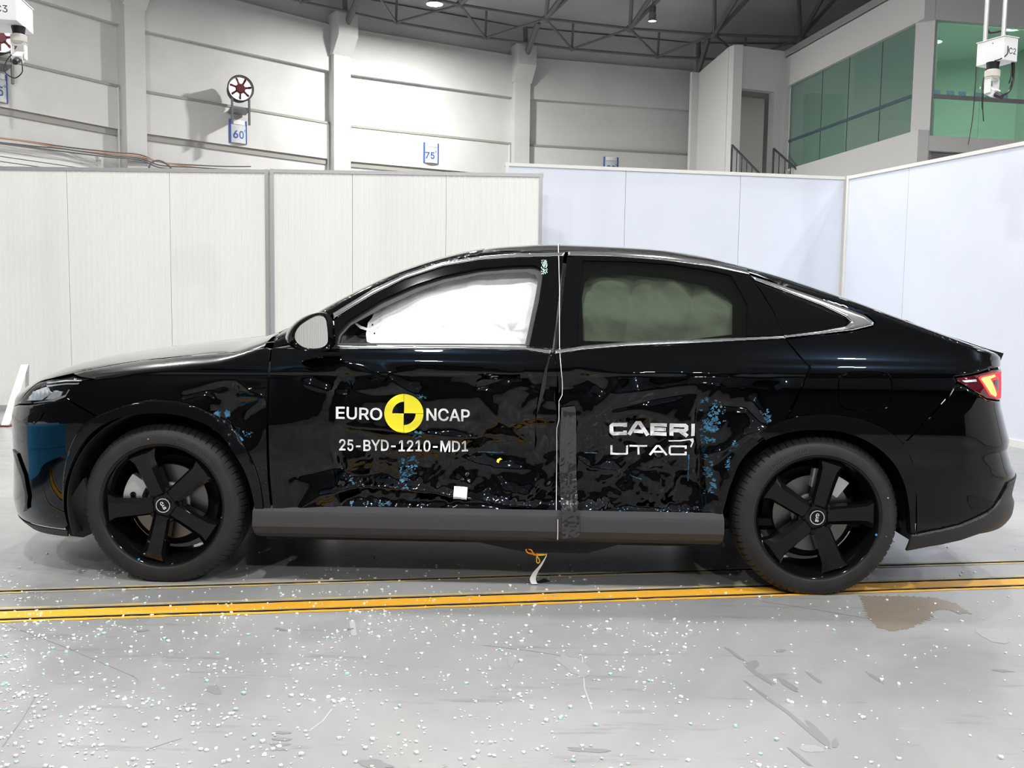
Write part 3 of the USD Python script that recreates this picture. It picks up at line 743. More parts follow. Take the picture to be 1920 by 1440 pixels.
# creases: outline in the photograph, width (m), height (m, + is inward), taper at the ends, side offset
CREASES = [([(690, 655), (715, 685), (745, 722), (790, 746)], .028, -.016), ([(640, 683), (655, 735)], .02, .012), ([(640, 683), (740, 690), (800, 690)], .03, .010),
           ([(540, 970), (600, 930), (680, 916), (760, 920), (880, 940), (1000, 957)], .022, -.026), ([(530, 900), (630, 880), (640, 830)], .03, .014),
           ([(900, 748), (930, 785), (960, 815), (1000, 838)], .022, -.018), ([(690, 850), (820, 848), (880, 872), (930, 885), (1000, 888)], .02, -.014), ([(628, 800), (700, 806), (820, 820), (980, 833)], .018, -.018),
           ([(632, 800), (628, 850), (640, 890), (690, 905)], .02, .02), ([(890, 730), (940, 712), (1000, 708)], .018, .016), ([(905, 700), (940, 665)], .018, -.012), ([(960, 660), (985, 700), (1005, 730)], .02, .014),
           ([(930, 900), (945, 925), (1000, 935)], .018, -.014), ([(840, 870), (850, 905), (880, 915)], .016, -.009), ([(700, 868), (740, 872), (745, 900)], .014, -.012), ([(760, 875), (800, 885), (780, 905)], .014, .010),
           ([(620, 730), (700, 742), (760, 740)], .03, .010), ([(560, 715), (625, 735)], .02, -.008), ([(660, 900), (720, 893), (745, 910)], .02, .012), ([(640, 865), (700, 862)], .015, -.012),
           ([(1070, 690), (1110, 715), (1140, 740)], .024, .020), ([(1066, 686), (1150, 684), (1260, 700), (1330, 712)], .03, -.016), ([(1140, 740), (1230, 730), (1330, 716)], .03, -.012),
           ([(1130, 795), (1150, 770), (1220, 752), (1300, 738)], .018, .016), ([(1130, 795), (1160, 830), (1185, 845)], .016, -.012), ([(1080, 862), (1110, 885), (1165, 888)], .016, -.018), ([(1130, 912), (1168, 890)], .016, -.016),
           ([(1168, 890), (1240, 885), (1290, 900), (1350, 935)], .022, .012), ([(1080, 970), (1180, 955), (1300, 965), (1350, 975)], .018, .014), ([(1312, 745), (1308, 800), (1316, 870), (1320, 960)], .012, .022),
           ([(1310, 860), (1360, 845), (1400, 815), (1440, 803)], .018, -.020), ([(1330, 650), (1345, 690), (1320, 700)], .016, -.010), ([(1330, 760), (1400, 765), (1440, 805)], .018, .014), ([(1405, 745), (1440, 790)], .014, -.014),
           ([(1270, 640), (1350, 690), (1500, 690)], .03, .008), ([(1470, 660), (1460, 720), (1500, 700)], .02, .008), ([(1340, 880), (1380, 840)], .016, .014), ([(1345, 950), (1365, 890)], .014, -.010),
           ([(1140, 905), (1150, 960)], .016, .008), ([(1220, 850), (1262, 880), (1268, 930)], .018, -.009), ([(560, 880), (530, 940), (520, 985)], .03, -.012)]
FENDER = [([(440, 712), (470, 735), (505, 742)], .012, -.012), ([(440, 712), (443, 742)], .008, .010), ([(443, 745), (505, 745)], .010, -.010), ([(440, 712), (400, 730), (345, 742)], .014, .012), ([(398, 740), (405, 750)], .01, .012),
          ([(445, 800), (462, 770), (500, 745)], .014, -.014), ([(400, 770), (440, 815)], .008, .014), ([(420, 770), (430, 830)], .012, .010)]


def to_xz(P): q = at(P); return q[:, [0, 2]]


CR = [(to_xz(P), w, h) for P, w, h in CREASES]; FR = [(to_xz(P), w, h) for P, w, h in FENDER]


def sstep(v, a, b): t = np.clip((v - a) / (b - a), 0, 1); return t * t * (3 - 2 * t)


def facets(x, z, lam, seed, k=5):
    rs = np.random.default_rng(seed); o = 0
    q = np.stack([x / lam * .7, z / lam * .7, np.zeros_like(x)], -1)
    wx, wz = meshkit.noise(q, seed) - .5, meshkit.noise(q + 17.3, seed + 1) - .5
    for i in range(k):
        a = rs.uniform(0, np.pi); f = (math.cos(a) * (x + wx * lam * 1.1) + math.sin(a) * (z + wz * lam * 1.1)) / (lam * rs.uniform(.7, 1.5)) + rs.uniform()
        o = o + np.abs((f % 1.0) * 2 - 1)
    return o / k - .5


xa, za = to_xz([(630, 800), (1318, 962)])
IMP = (xa[0], za[0], za[1], xa[1])   # x0, x1, z0(bottom), z1(top)
BX0, BX1, BZ0, BZ1 = xa[0], za[0], za[1] - .02, xa[1]


def dent(x, z):
    x, z = np.asarray(x, float), np.asarray(z, float)
    gate = sstep(x, .47, .62) * (1 - sstep(x, 2.52, 2.66)) * sstep(z, .22, .30) * (1 - sstep(z, .86, .965))
    d = .085 * np.exp(-((x - 1.52) / .62) ** 2) * np.exp(-((z - .56) / .24) ** 2)
    m = sstep(x, BX0 - .015, BX0 + .03) * (1 - sstep(x, BX1 - .02, BX1 + .02)) * sstep(z, BZ0 - .01, BZ0 + .05) * (1 - sstep(z, BZ1 - .02, BZ1 + .03))
    bw = (meshkit.noise(np.stack([x * 5, x * 0, x * 0 + 2], -1), 6) - .5) * .09
    m = sstep(x, BX0 - .015, BX0 + .03) * (1 - sstep(x, BX1 - .02, BX1 + .02)) * sstep(z, BZ0 - .01, BZ0 + .05) * (1 - sstep(z - bw, BZ1 - .03, BZ1 + .05)) * (.4 + .9 * meshkit.noise(np.stack([x * 4, z * 3, x * 0 + 5], -1), 16))
    d = d + .026 * m + .016 * meshkit.noise(np.stack([x * 3.1, z * 4.2, x * 0], -1), 3)
    soft = sstep(x, .55, .8) * (1 - sstep(x, 2.35, 2.6)) * sstep(z, .24, .34)
    rough = .25 + .75 * np.maximum(m, np.exp(-((x - 1.63) / .16) ** 2) * (z < .86))
    cr = .050 * facets(x, z, .34, 4, 3) * soft + .034 * facets(x, z, .19, 14, 4) * soft * (.35 + .65 * rough) + .020 * facets(x, z, .085, 9, 5) * soft * rough ** 1.5 + .0065 * facets(x, z, .04, 12, 4) * soft * np.where(rough > .6, 1, 0) * (meshkit.noise(np.stack([x * 6, z * 6, x * 0], -1), 8) > .46)
    for P, w, h in CR:
        r, t, s = poly_dist(x, z, P); d = d + h * np.exp(-(np.sqrt(r * r + 9e-6)) / w) * np.clip(np.minimum(t, 1 - t) * 5 + .25, 0, 1)
    # the barrier's lower edge folds the door bottoms under
    d = (d + cr) * gate
    fg = (x < .466) & (x > -.05) & (z > .45)
    if fg.any():
        c = to_xz_c
        f = .045 * np.exp(-(((x - c[0]) / .085) ** 2 + ((z - c[1]) / .10) ** 2)) + .010 * facets(x, z, .09, 21, 4) * np.exp(-(((x - c[0]) / .09) ** 2 + ((z - c[1]) / .09) ** 2))
        for P, w, h in FR:
            r, t, s = poly_dist(x, z, P); f = f + h * np.exp(-np.sqrt(r * r + 4e-6) / w)
        d = np.where(fg, f * sstep(z, .45, .56) * (1 - sstep(z, .84, .88)), d)
    return d


to_xz_c = to_xz([(436, 775)])[0]


def S(x, z): return S0(x, z) + dent(x, z)


# ------------------------------------------------------------------ the car: panel builder
CAR = thing('sedan', 'black crash-tested sedan with a crumpled left side, standing across the rail slots', 'car', (CAR_X, CAR_Y, 0), CAR_YAW)


def dens(poly, g):
    return shapely.segmentize(poly, g)


def tri_poly(poly, g, seed=0):
    """triangles of a polygon with evenly spread inner points -> (points, faces, list of boundary loops)"""
    poly = dens(poly, g); loops, pts = [], []
    for ring in [poly.exterior, *poly.interiors]:
        c = np.array(ring.coords)[:-1]; loops.append(np.arange(len(c)) + sum(len(p) for p in pts)); pts.append(c)
    x0, y0, x1, y1 = poly.bounds; X = np.arange(x0, x1 + g, g); Y = np.arange(y0, y1 + g, g * .866)
    gx, gy = np.meshgrid(X, Y); gx = gx + (np.arange(len(Y)) % 2)[:, None] * g / 2
    inner = poly.buffer(-g * .45)
    q = np.stack([gx.ravel(), gy.ravel()], 1)
    if not inner.is_empty: pts.append(q[shapely.contains_xy(inner, q[:, 0], q[:, 1])])
    p = np.vstack(pts); f = Delaunay(p).simplices
    c = p[f].mean(1); f = f[shapely.contains_xy(poly.buffer(g * .02), c[:, 0], c[:, 1])]
    a = p[f]; ar = (a[:, 1, 0] - a[:, 0, 0]) * (a[:, 2, 1] - a[:, 0, 1]) - (a[:, 1, 1] - a[:, 0, 1]) * (a[:, 2, 0] - a[:, 0, 0])
    f = f[np.abs(ar) > 1e-9]; ar = ar[np.abs(ar) > 1e-9]
    f[ar < 0] = f[ar < 0][:, ::-1]
    return p, f, loops


def outline(*pts):
    """polygon in the unrolled (u, z) plane from pixels (px, py), or ('uz', u, z) / ('xz', x, z)"""
    o = []
    for p in pts:
        if p[0] == 'uz': o.append((p[1], p[2]))
        elif p[0] == 'xz': o.append((float(warp(np.array(p[1]), np.array(p[2]))), p[2]))
        else:
            q = at([p])[0]; o.append((float(warp(q[0], q[2])), q[2]))
    return Polygon(o).buffer(0)


def lay(poly, g=.012, surf=None, off=0.0, flange=.012, mirror=False):
    """the polygon laid on the body surface; OFF is inward (+) or proud (-); its rim is turned inward by FLANGE"""
    surf = surf or S0; ms = []
    for gpoly in getattr(poly, 'geoms', [poly]):
        if gpoly.area < 1e-6: continue
        p, f, loops = tri_poly(gpoly, g)
        x = unwarp(p[:, 0], p[:, 1]); z = p[:, 1]
        o = off(x, z) if callable(off) else off
        y = surf(x, z) + o
        v = np.stack([x, y, z], 1); faces = [f]; n = len(v); extra = []
        if flange:
            for lp in loops:
                b = v[lp] + np.array([0, flange, 0]); i = np.arange(len(lp)); j = (i + 1) % len(lp); k = n + sum(len(e) for e in extra)
                quad = np.stack([lp[i], lp[j], k + j, k + i], 1)
                # orient away from the panel's inside
                sgn = Polygon(p[lp]).exterior.is_ccw; inner = lp is not loops[0]
                q = quad if sgn else quad[:, ::-1]
                if inner: q = q[:, ::-1]
                q = q[:, ::-1]
                faces += [q[:, [0, 1, 2]], q[:, [0, 2, 3]]]; extra.append(b)
        v = np.vstack([v, *extra]) if extra else v
        m = trimesh.Trimesh(v, np.vstack(faces), process=False)
        if mirror: m.vertices[:, 1] = CARW - m.vertices[:, 1]; m.invert()
        ms.append(m)
    return cat_(*ms)


def panel(name, poly, mat, g=.012, surf=None, off=0.0, flange=.012, gap=.002, far=True, smooth=35, parent=None, label=None):
    if gap: poly = poly.buffer(-gap)
    p = part(parent or CAR, name, lay(poly, g, surf, off, flange), mat, smooth, label)
    if far: part(parent or CAR, name, lay(poly, max(g * 2.5, .03), None, off if not callable(off) else 0, flange, True), mat, smooth)
    return p


# outlines (pixels of the photograph, turned into points of the body surface)
ARCH_F_IN = [(128, 985), (127, 893), (143, 853), (167, 817), (207, 790), (262, 777), (317, 776), (367, 788), (400, 806), (432, 840), (458, 882), (474, 930), (480, 990)]
ARCH_F_OUT = [(128, 985), (118, 900), (131, 840), (152, 802), (200, 772), (262, 753), (333, 752), (388, 771), (425, 797), (455, 832), (478, 875), (492, 930), (497, 990)]
ARCH_R_IN = [(1352, 985), (1360, 945), (1374, 900), (1398, 855), (1430, 828), (1475, 812), (1533, 806), (1600, 816), (1640, 836), (1673, 866), (1693, 902), (1703, 945), (1707, 1000)]
ARCH_R_OUT = [(1340, 985), (1346, 940), (1360, 892), (1388, 842), (1422, 812), (1470, 788), (1530, 777), (1590, 781), (1640, 795), (1683, 822), (1708, 862), (1717, 930), (1716, 1003)]
def smooth_px(P, n=48):
    return [tuple(q) for q in spline_c(P, n)]


def spline_c(P, n):
    from scipy.interpolate import CubicSpline
    p = np.asarray(P, float); s_ = np.r_[0, np.cumsum(np.linalg.norm(np.diff(p, axis=0), axis=1))]
    return PchipInterpolator(s_, p)(np.linspace(0, s_[-1], n)) if len(p) < 4 else CubicSpline(s_, p)(np.linspace(0, s_[-1], n))


ARCH_F_IN, ARCH_F_OUT, ARCH_R_IN, ARCH_R_OUT = (smooth_px(P) for P in (ARCH_F_IN, ARCH_F_OUT, ARCH_R_IN, ARCH_R_OUT))
CH_TOP_F = [(624, 587), (700, 541), (760, 513), (830, 491), (900, 480), (970, 475), (1060, 473)]
CH_LOW_F = [(626, 598), (700, 553), (760, 523), (830, 500), (900, 488), (970, 483), (1057, 481)]
CH_TOP_R = [(1065, 471), (1150, 472), (1240, 478), (1330, 490), (1400, 505)]
CH_LOW_R = [(1064, 480), (1150, 481), (1240, 488), (1330, 500), (1406, 515)]
CH_Q_TOP = [(1408, 517), (1460, 533), (1520, 553), (1580, 575), (1622, 591), (1639, 604), (1637, 611)]
CH_Q_LOW = [(1600, 620), (1540, 627), (1472, 634), (1470, 628), (1535, 620), (1585, 611), (1593, 604), (1584, 595), (1540, 574), (1480, 551), (1413, 526)]
BELT_F_TOP, BELT_F_LOW = [(628, 647), (700, 648), (860, 648), (985, 650), (1035, 655)], [(628, 655), (700, 655), (860, 654), (985, 656), (1032, 664)]
BELT_R_TOP, BELT_R_LOW = [(1040, 656), (1090, 648), (1180, 641), (1300, 636), (1470, 629)], [(1040, 664), (1095, 656), (1180, 649), (1300, 644), (1472, 635)]
HOOD_EDGE = [(36, 757), (44, 743), (56, 729), (75, 715), (97, 709), (135, 700), (175, 691), (260, 676), (350, 667), (440, 660), (500, 651)]

GD = .0068
front_door = outline((509, 652), *[(x, y) for x, y in BELT_F_LOW], (1024, 690), (1012, 730), (1005, 780), (1004, 860), (1004, 972), (900, 979), (700, 985), (520, 991), (512, 960), (506, 900), (503, 820), (503, 740), (506, 690))
panel('front_door', front_door, 'car_paint', GD, S, smooth=42, label='crumpled front door skin with folds and dents')
rear_door = outline(*BELT_R_LOW, (1500, 670), (1517, 688), (1498, 735), (1470, 790), (1440, 812), (1410, 838), (1388, 868), (1368, 920), (1350, 984), (1250, 977), (1048, 972), (1048, 800), (1047, 720))
panel('rear_door', rear_door, 'car_paint', GD, S, smooth=42, label='crumpled rear door skin with folds and dents')
pil = outline((1030, 664), (1050, 662), (1052, 760), (1052, 972), (1000, 974), (1000, 800), (1010, 730))
panel('b_pillar_skin', pil, 'car_paint', .006, lambda x, z: S(x, z) + .022, smooth=42, far=False, gap=0)
# the front door's trailing edge stands out of the gap as a bent flange
e0 = at([(1031, 662), (1021, 695), (1017, 712), (1013, 735), (1008, 760), (1004, 800)], S)
fl_ = np.vstack([e0 + [0, -.006, 0], e0[::-1] + [[.004, .02, 0], [.012, .02, 0], [.018, .02, 0], [.018, .02, 0], [.012, .02, 0], [.004, .02, 0]][::-1]])
part(CAR, 'door_edge', trimesh.Trimesh(fl_, [[i, 11 - i, 10 - i] for i in range(5)] + [[i, 10 - i, i + 1] for i in range(5)], process=False), 'sill_grey', 60, 'bent grey edge of the front door')
fender = outline(*HOOD_EDGE[5:], (507, 655), (503, 690), (500, 740), (500, 820), (503, 900), (509, 960), (516, 990), (497, 990), *[q for q in ARCH_F_OUT[::-1] if q[0] > 190 and q[1] < 988], (185, 782), (122, 744), (131, 729), (150, 717), (176, 711), (150, 707))
panel('front_fender', fender, 'car_paint', .008, S, smooth=40, label='front wing dented behind the wheel arch')
ZB, ZL = float(at([(120, 992)])[0, 2]), float(at([(129, 1005)])[0, 2])
bump = outline((122, 746), (183, 783), *[q for q in ARCH_F_OUT[::-1] if q[0] < 184 and q[1] < 986], (120, 992), ('uz', UMIN + .62, ZB + .004), ('uz', UMIN + .3, ZB + .012), ('uz', UMIN, ZB + .015), ('uz', UMIN, .66), ('uz', UMIN + .5, .685), (34, 759), (56, 759), (100, 752))
panel('front_bumper', bump, 'car_paint', .014, smooth=40)
lip = outline((120, 993), ('uz', UMIN + .62, ZB + .002), ('uz', UMIN + .3, ZB + .010), ('uz', UMIN, ZB + .013), ('uz', UMIN, ZL - .02), ('uz', UMIN + .35, ZL - .015), (129, 1006), (129, 994))
panel('front_lip', lip, 'matte_black', .014, off=-.006)
arch = outline(*ARCH_F_OUT, *ARCH_F_IN[::-1])
panel('wheel_arch_trim', arch, 'gloss_black', .010, lambda x, z: S(x, z), off=-.004, gap=.0005, flange=.05)
arch2 = outline(*[q for q in ARCH_R_OUT if q[0] >= 1419], *[q for q in ARCH_R_IN[::-1] if q[0] >= 1432])
panel('wheel_arch_trim', arch2, 'gloss_black', .010, off=-.004, gap=.0005, flange=.05)
arch3 = outline(*[q for q in ARCH_R_OUT if q[0] <= 1421], *[q for q in ARCH_R_IN[::-1] if q[0] <= 1434])
panel('wheel_arch_edge', arch3, 'gloss_black', .008, S, off=-.001, gap=.0005, flange=.05, far=True)
flap = outline(*[(1622 + 50 * math.copysign(abs(math.cos(a)) ** .55, math.cos(a)), 733 + 36 * math.copysign(abs(math.sin(a)) ** .55, math.sin(a))) for a in np.linspace(0, 2 * np.pi, 48, endpoint=False)])
quarter = outline((1473, 636), (1540, 629), (1600, 622), (1636, 613), (1642, 604), (1622, 588), (1600, 574), (1660, 594), (1720, 616), (1775, 636), (1830, 652), (1872, 664), (1874, 688), (1856, 692), (1828, 701), (1790, 708), (1794, 716), (1700, 826), *[q for q in ARCH_R_OUT[::-1] if 1420 < q[0] < 1700], (1442, 812), (1472, 791), (1500, 736), (1519, 688), (1502, 670))
panel('rear_quarter', quarter.difference(flap.buffer(.0015)), 'car_paint', .010, smooth=40)
panel('fuel_flap', flap, 'car_paint', .010, smooth=40, gap=.0015, far=False)
ZR = float(at([(1717, 1003)])[0, 2])
rb = outline((1795, 718), (1822, 732), (1851, 749), (1870, 752), ('uz', UMAX, .80), ('uz', UMAX, .55), ('uz', UMAX - .30, .535), (1890, 905), (1875, 935), (1850, 962), (1800, 985), (1717, 1003), (1718, 930), (1709, 862), (1686, 822), (1702, 826))
panel('rear_bumper', rb, 'car_paint', .012, smooth=40)
rt = outline((1717, 1004), (1800, 986), (1850, 963), (1875, 936), (1890, 906), ('uz', UMAX - .30, .533), ('uz', UMAX, .548), ('uz', UMAX, .36), ('uz', UMAX - .45, .325), (1835, 998), (1800, 1010), (1745, 1021), (1699, 1030), (1708, 1004))
rt = rt.buffer(.006)
panel('rear_lower_trim', rt, 'matte_black', .012, off=lambda x, z: -.012 + 0 * x, far=False)
part(CAR, 'rear_lower_trim', lay(rt, .03, None, -.012, .012, True), 'matte_black', 35)
refl = outline((1815, 929), (1840, 933), (1862, 940), (1868, 951), (1846, 954), (1822, 954), (1814, 942))
panel('bumper_recess', refl, 'gloss_black', .010, off=-.003, gap=0, far=False)
tg = outline(('uz', UMAX - .36, .99), ('uz', UMAX, .99), ('uz', UMAX, .81), ('uz', UMAX - .36, .81))
panel('boot_lid', tg, 'car_paint', .03, off=.004)

# side sill in facets: chamfered grey plastic
def sill_side(mirror=False):
    prof = [(.035, .345), (.006, .325), (.000, .305), (-.004, .262), (.024, .228), (.062, .206), (.11, .19), (.16, .19)]
    L = at([(482, 1000), (1353, 1003)]); xs = np.linspace(L[0, 0], L[1, 0], 30); v, f = [], []
    for x in xs: v += [[x, y, z] for y, z in prof]
    n = len(prof)
    for i in range(len(xs) - 1):
        for j in range(n - 1): f += [[i * n + j, i * n + j + 1, (i + 1) * n + j + 1], [i * n + j, (i + 1) * n + j + 1, (i + 1) * n + j]]
    for e in (0, (len(xs) - 1) * n):
        for j in range(1, n - 1): f.append([e, e + j, e + j + 1] if e == 0 else [e, e + j + 1, e + j])
    m = trimesh.Trimesh(v, f, process=False)
    if mirror: m.vertices[:, 1] = CARW - m.vertices[:, 1]; m.invert()
    return m


part(CAR, 'side_sill', sill_side(), 'sill_grey', 12); part(CAR, 'side_sill', sill_side(True), 'sill_grey', 12)
# crowned panels: bonnet, windscreen, roof, rear window, boot top
def crowned(name, x0, x1, zs, mat, n=60, m=28, off=0.0, smooth=50, mirror=True, drop=0.0):
    xs = np.linspace(x0, x1, n); z0 = zs(xs); z1 = ZT(xs) - 1e-4; a = np.linspace(0, 1, m)
    w0 = np.clip((z0 - (z1 - HCR(xs))) / HCR(xs), -3, .95); th0 = np.where(w0 > 0, np.arcsin(np.clip(w0, 0, .99)), w0)
    v = []
    for i, x in enumerate(xs):
        th = th0[i] + (np.pi / 2 - th0[i]) * a
        z = z1[i] - HCR(x) + HCR(x) * np.where(th > 0, np.sin(np.maximum(th, 0)), th)
        v.append(np.stack([np.full(m, x), S0(np.full(m, x), z) + off * 0, z - drop], 1))
    v = np.concatenate(v); i, j = np.meshgrid(np.arange(n - 1), np.arange(m - 1), indexing='ij')
    q = np.stack([i * m + j, (i + 1) * m + j, (i + 1) * m + j + 1, i * m + j + 1], -1).reshape(-1, 4)
    f = np.vstack([q[:, [0, 1, 2]], q[:, [0, 2, 3]]])
    M_ = trimesh.Trimesh(v, f, process=False)
    if M_.face_normals[:, 2].sum() < 0: M_.invert()
    w = M_.copy(); w.vertices[:, 1] = CARW - w.vertices[:, 1]; w.invert()
    # (both halves share the centre line, so one smooth mesh)
    out = cat_(M_, w); out.merge_vertices(digits_vertex=4)
    return part(CAR, name, out, mat, smooth)


def edge(px, dz=0.0):
    q = at(px); o = np.argsort(q[:, 0]); x, z = q[o][:, 0], q[o][:, 2]; k = np.r_[True, np.diff(x) > 1e-4]
    p = PchipInterpolator(x[k], z[k]); lo, hi = x[k][0], x[k][-1]
    return lambda t: p(np.clip(t, lo, hi)) + dz, lo, hi


hz, hx0, hx1 = edge(HOOD_EDGE)
hzn = lambda x: np.where(x < hx0, .672 + (hz(np.full_like(x, hx0)) - .672) * np.clip((x + .905) / (hx0 + .905), 0, 1), hz(x))
crowned('bonnet', -.905, hx1 - .01, hzn, 'car_paint', 110)
CANT = [(508, 648), (560, 612), (622, 581), (700, 537), (760, 509), (830, 487), (900, 476), (970, 471), (1060, 469), (1150, 469), (1240, 475), (1330, 487), (1400, 502), (1460, 530), (1520, 550), (1600, 572), (1660, 592), (1720, 614), (1775, 634), (1830, 650), (1872, 662)]
rz, rx0, rx1 = edge(CANT)
xw, xr_, xb = at([(905, 474), (1440, 521), (1700, 606)])[:, 0]
cz = lambda t: np.maximum(rz(t), ZT(t) - .82 * HCR(t))
crowned('windscreen', hx1 + .02, xw, cz, 'dark_glass', 40, off=0)
crowned('roof', xw + .002, xr_, cz, 'car_paint', 60)
crowned('rear_window', xr_ + .002, xb, cz, 'dark_glass', 40)
crowned('boot_top', xb + .002, rx1 + .02, cz, 'car_paint', 30)
top_edge = [(float(warp(np.array(x), cz(x))), float(cz(x))) for x in np.linspace(rx0 + .02, rx1 - .01, 60)]
pill = Polygon(top_edge + [tuple(p) for p in np.array(outline(*CANT).exterior.coords)[::-1]] ) if False else None
SPX = [(1700, 600.5), (1740, 616), (1780, 630), (1820, 643.5), (1855, 655), (1882, 662.5)]
def spoil(mir_):
    v, f = [], []; m_ = 14; near = at_cy(smooth_px(SPX, 20), .24)
    for i, q in enumerate(near):
        k = i / (len(near) - 1); ys = np.linspace(.24, CMID, m_); w = 1 - ((CMID - ys) / (CMID - .24)) ** 2
        zc = max(float(ZT(q[0])), q[2] + .004); xs_ = q[0] + .05 * k * w
        for x, y, z in zip(xs_, ys, q[2] + (zc - q[2]) * w): v.append([x, y, z])
    n_ = len(v); v += [[p[0] - .006, p[1], p[2] - .008] for p in v[-m_:]]; v += [[p[0] - .05, p[1], p[2] - .060] for p in v[n_ - m_:n_]]
    rows = len(near) + 2
    for i in range(rows - 1):
        for j in range(m_ - 1): a, b, c, d = i * m_ + j, i * m_ + j + 1, (i + 1) * m_ + j + 1, (i + 1) * m_ + j; f += [[a, c, b], [a, d, c]]
    base = len(v); c = [v[i * m_] for i in range(rows)]; v += c + [[p[0] - .02, p[1] + .01, p[2] - .07] for p in c]
    for i in range(rows - 1): f += [[base + i, base + i + 1, base + rows + i + 1], [base + i, base + rows + i + 1, base + rows + i]]
    m = trimesh.Trimesh(v, f, process=False)
    if m.face_normals[:50, 2].sum() < 0: m.invert()
    return m
sa = spoil(0); sb_ = sa.copy(); sb_.vertices[:, 1] = CARW - sb_.vertices[:, 1]; sb_.invert()
part(CAR, 'boot_spoiler', cat_(sa, sb_), 'car_paint', 40)
# cantrail: the black band above the chrome, from the A-pillar foot to the tail
low = [(512, 652), (560, 640), (600, 606)] + CH_TOP_F + CH_TOP_R[1:] + CH_Q_TOP[1:5] + [(1622, 588), (1660, 596), (1720, 618), (1775, 638), (1830, 654), (1868, 665)]
lq = at(low); lw = [(float(warp(q[0], q[2])), q[2]) for q in lq]
xs = np.linspace(lq[0, 0], rx1 - .005, 70); tp = [(float(warp(np.array(x), cz(x))), float(cz(x)) + .002) for x in xs]
cant = Polygon(lw + tp[::-1]).buffer(0)
panel('cantrail', cant, 'car_paint', .012, smooth=50, gap=0, flange=.006)
cowl = at([(458, 636), (500, 634), (524, 629)])
part(CAR, 'wiper_cowl', cat_(hull([[x, y, z] for x, z in ((hx1 - .13, .955), (hx1 + .02, .975), (hx1 + .02, 1.0), (hx1 - .10, .985)) for y in (.25, CARW - .25)])), 'gloss_black', 40)

# chrome strips and window frames
def rounded(poly, half=.009, amp=.008, base=.003):
    b = poly.boundary
    def off(x, z):
        d = shapely.distance(shapely.points(np.asarray(warp(x, z)), z), b); k = np.clip(d / half, 0, 1); return -(base + amp * np.sqrt(1 - (1 - k) ** 2))
    return off


def chrome_strip(name, poly, surf=None, half=.009, amp=.008):
    part(CAR, name, lay(poly, .0036, surf, rounded(poly, half, amp), .010), 'chrome', 60)
    part(CAR, name, lay(poly, .03, None, -.006, .010, True), 'chrome', 35)



chrome_strip('belt_chrome', outline(*BELT_F_TOP, *BELT_F_LOW[::-1]), S)
chrome_strip('belt_chrome', outline(*BELT_R_TOP, *BELT_R_LOW[::-1]), S)
chrome_strip('roof_chrome', outline(*CH_TOP_F, *CH_LOW_F[::-1]))
chrome_strip('roof_chrome', outline(*CH_TOP_R, *CH_LOW_R[::-1]))
chrome_strip('quarter_chrome', outline(*CH_Q_TOP, *CH_Q_LOW), None, .016, .012)
CH_TOP_F, CH_LOW_F, CH_TOP_R, CH_LOW_R = (smooth_px(P, 24) for P in (CH_TOP_F, CH_LOW_F, CH_TOP_R, CH_LOW_R))
OPEN_F = [(634, 644), (638, 630), (655, 611), (715, 578), (780, 548), (830, 530), (900, 515), (960, 511), (990, 511), (1004, 516), (1009, 526), (1003, 560), (985, 646), (860, 645)]
SEAL_F = [(630, 647), (634, 622), (655, 599), (715, 562), (780, 533), (830, 517), (900, 503), (960, 498), (1000, 497), (1013, 502), (1018, 514), (1011, 560), (992, 648)]
openp = outline(*OPEN_F)
sealp = outline(*SEAL_F).union(openp)
frame = outline((626, 600), *CH_LOW_F[1:], (1056, 490), (1050, 540), (1043, 600), (1036, 654), (985, 649), (860, 647), (700, 647), (628, 646)).difference(sealp)
panel('door_frame', frame, 'gloss_black', .010, off=.002, gap=.0005)
panel('window_seal', sealp.difference(openp), 'matte_black', .008, off=lambda x, z: .022 + 0 * x, gap=0, flange=.03)
part(CAR, 'window_seal', lay(sealp.difference(openp), .03, None, .022, .03, True), 'matte_black', 35)
part(CAR, 'window_glass', lay(openp, .04, None, .02, 0, True), 'dark_glass', 35)
glassR = outline((1093, 489), (1180, 490), (1260, 496), (1330, 507), (1370, 516), (1388, 545), (1402, 572), (1399, 632), (1300, 636), (1180, 641), (1083, 647), (1086, 560))
frameR = outline((1063, 482), *CH_LOW_R[1:], (1425, 545), (1448, 580), (1470, 628), (1300, 635), (1180, 640), (1090, 647), (1044, 655), (1050, 600), (1058, 530)).difference(glassR)
panel('door_frame', frameR, 'gloss_black', .010, off=.002, gap=.0005)
panel('window_glass', glassR, 'tinted_glass', .014, off=lambda x, z: .006 + 0 * x, gap=.0005, flange=.004)
part(CAR, 'window_glass', lay(glassR, .04, None, .006, 0, True), 'dark_glass', 35)
inR = outline((1094, 640), (1092, 560), (1097, 530), (1110, 516), (1135, 512), (1200, 517), (1270, 524), (1330, 537), (1362, 552), (1378, 567), (1377, 628), (1300, 637), (1180, 642))
panel('inner_frame', glassR.buffer(.03).difference(inR), 'dark_void', .014, off=.03, gap=0, flange=.02)
glassQ = outline((1413, 527), (1480, 551), (1540, 574), (1584, 595), (1592, 604), (1584, 611), (1535, 620), (1470, 628), (1450, 582), (1428, 546))
panel('quarter_glass', glassQ, 'gloss_black', .012, off=.004, gap=.0008)

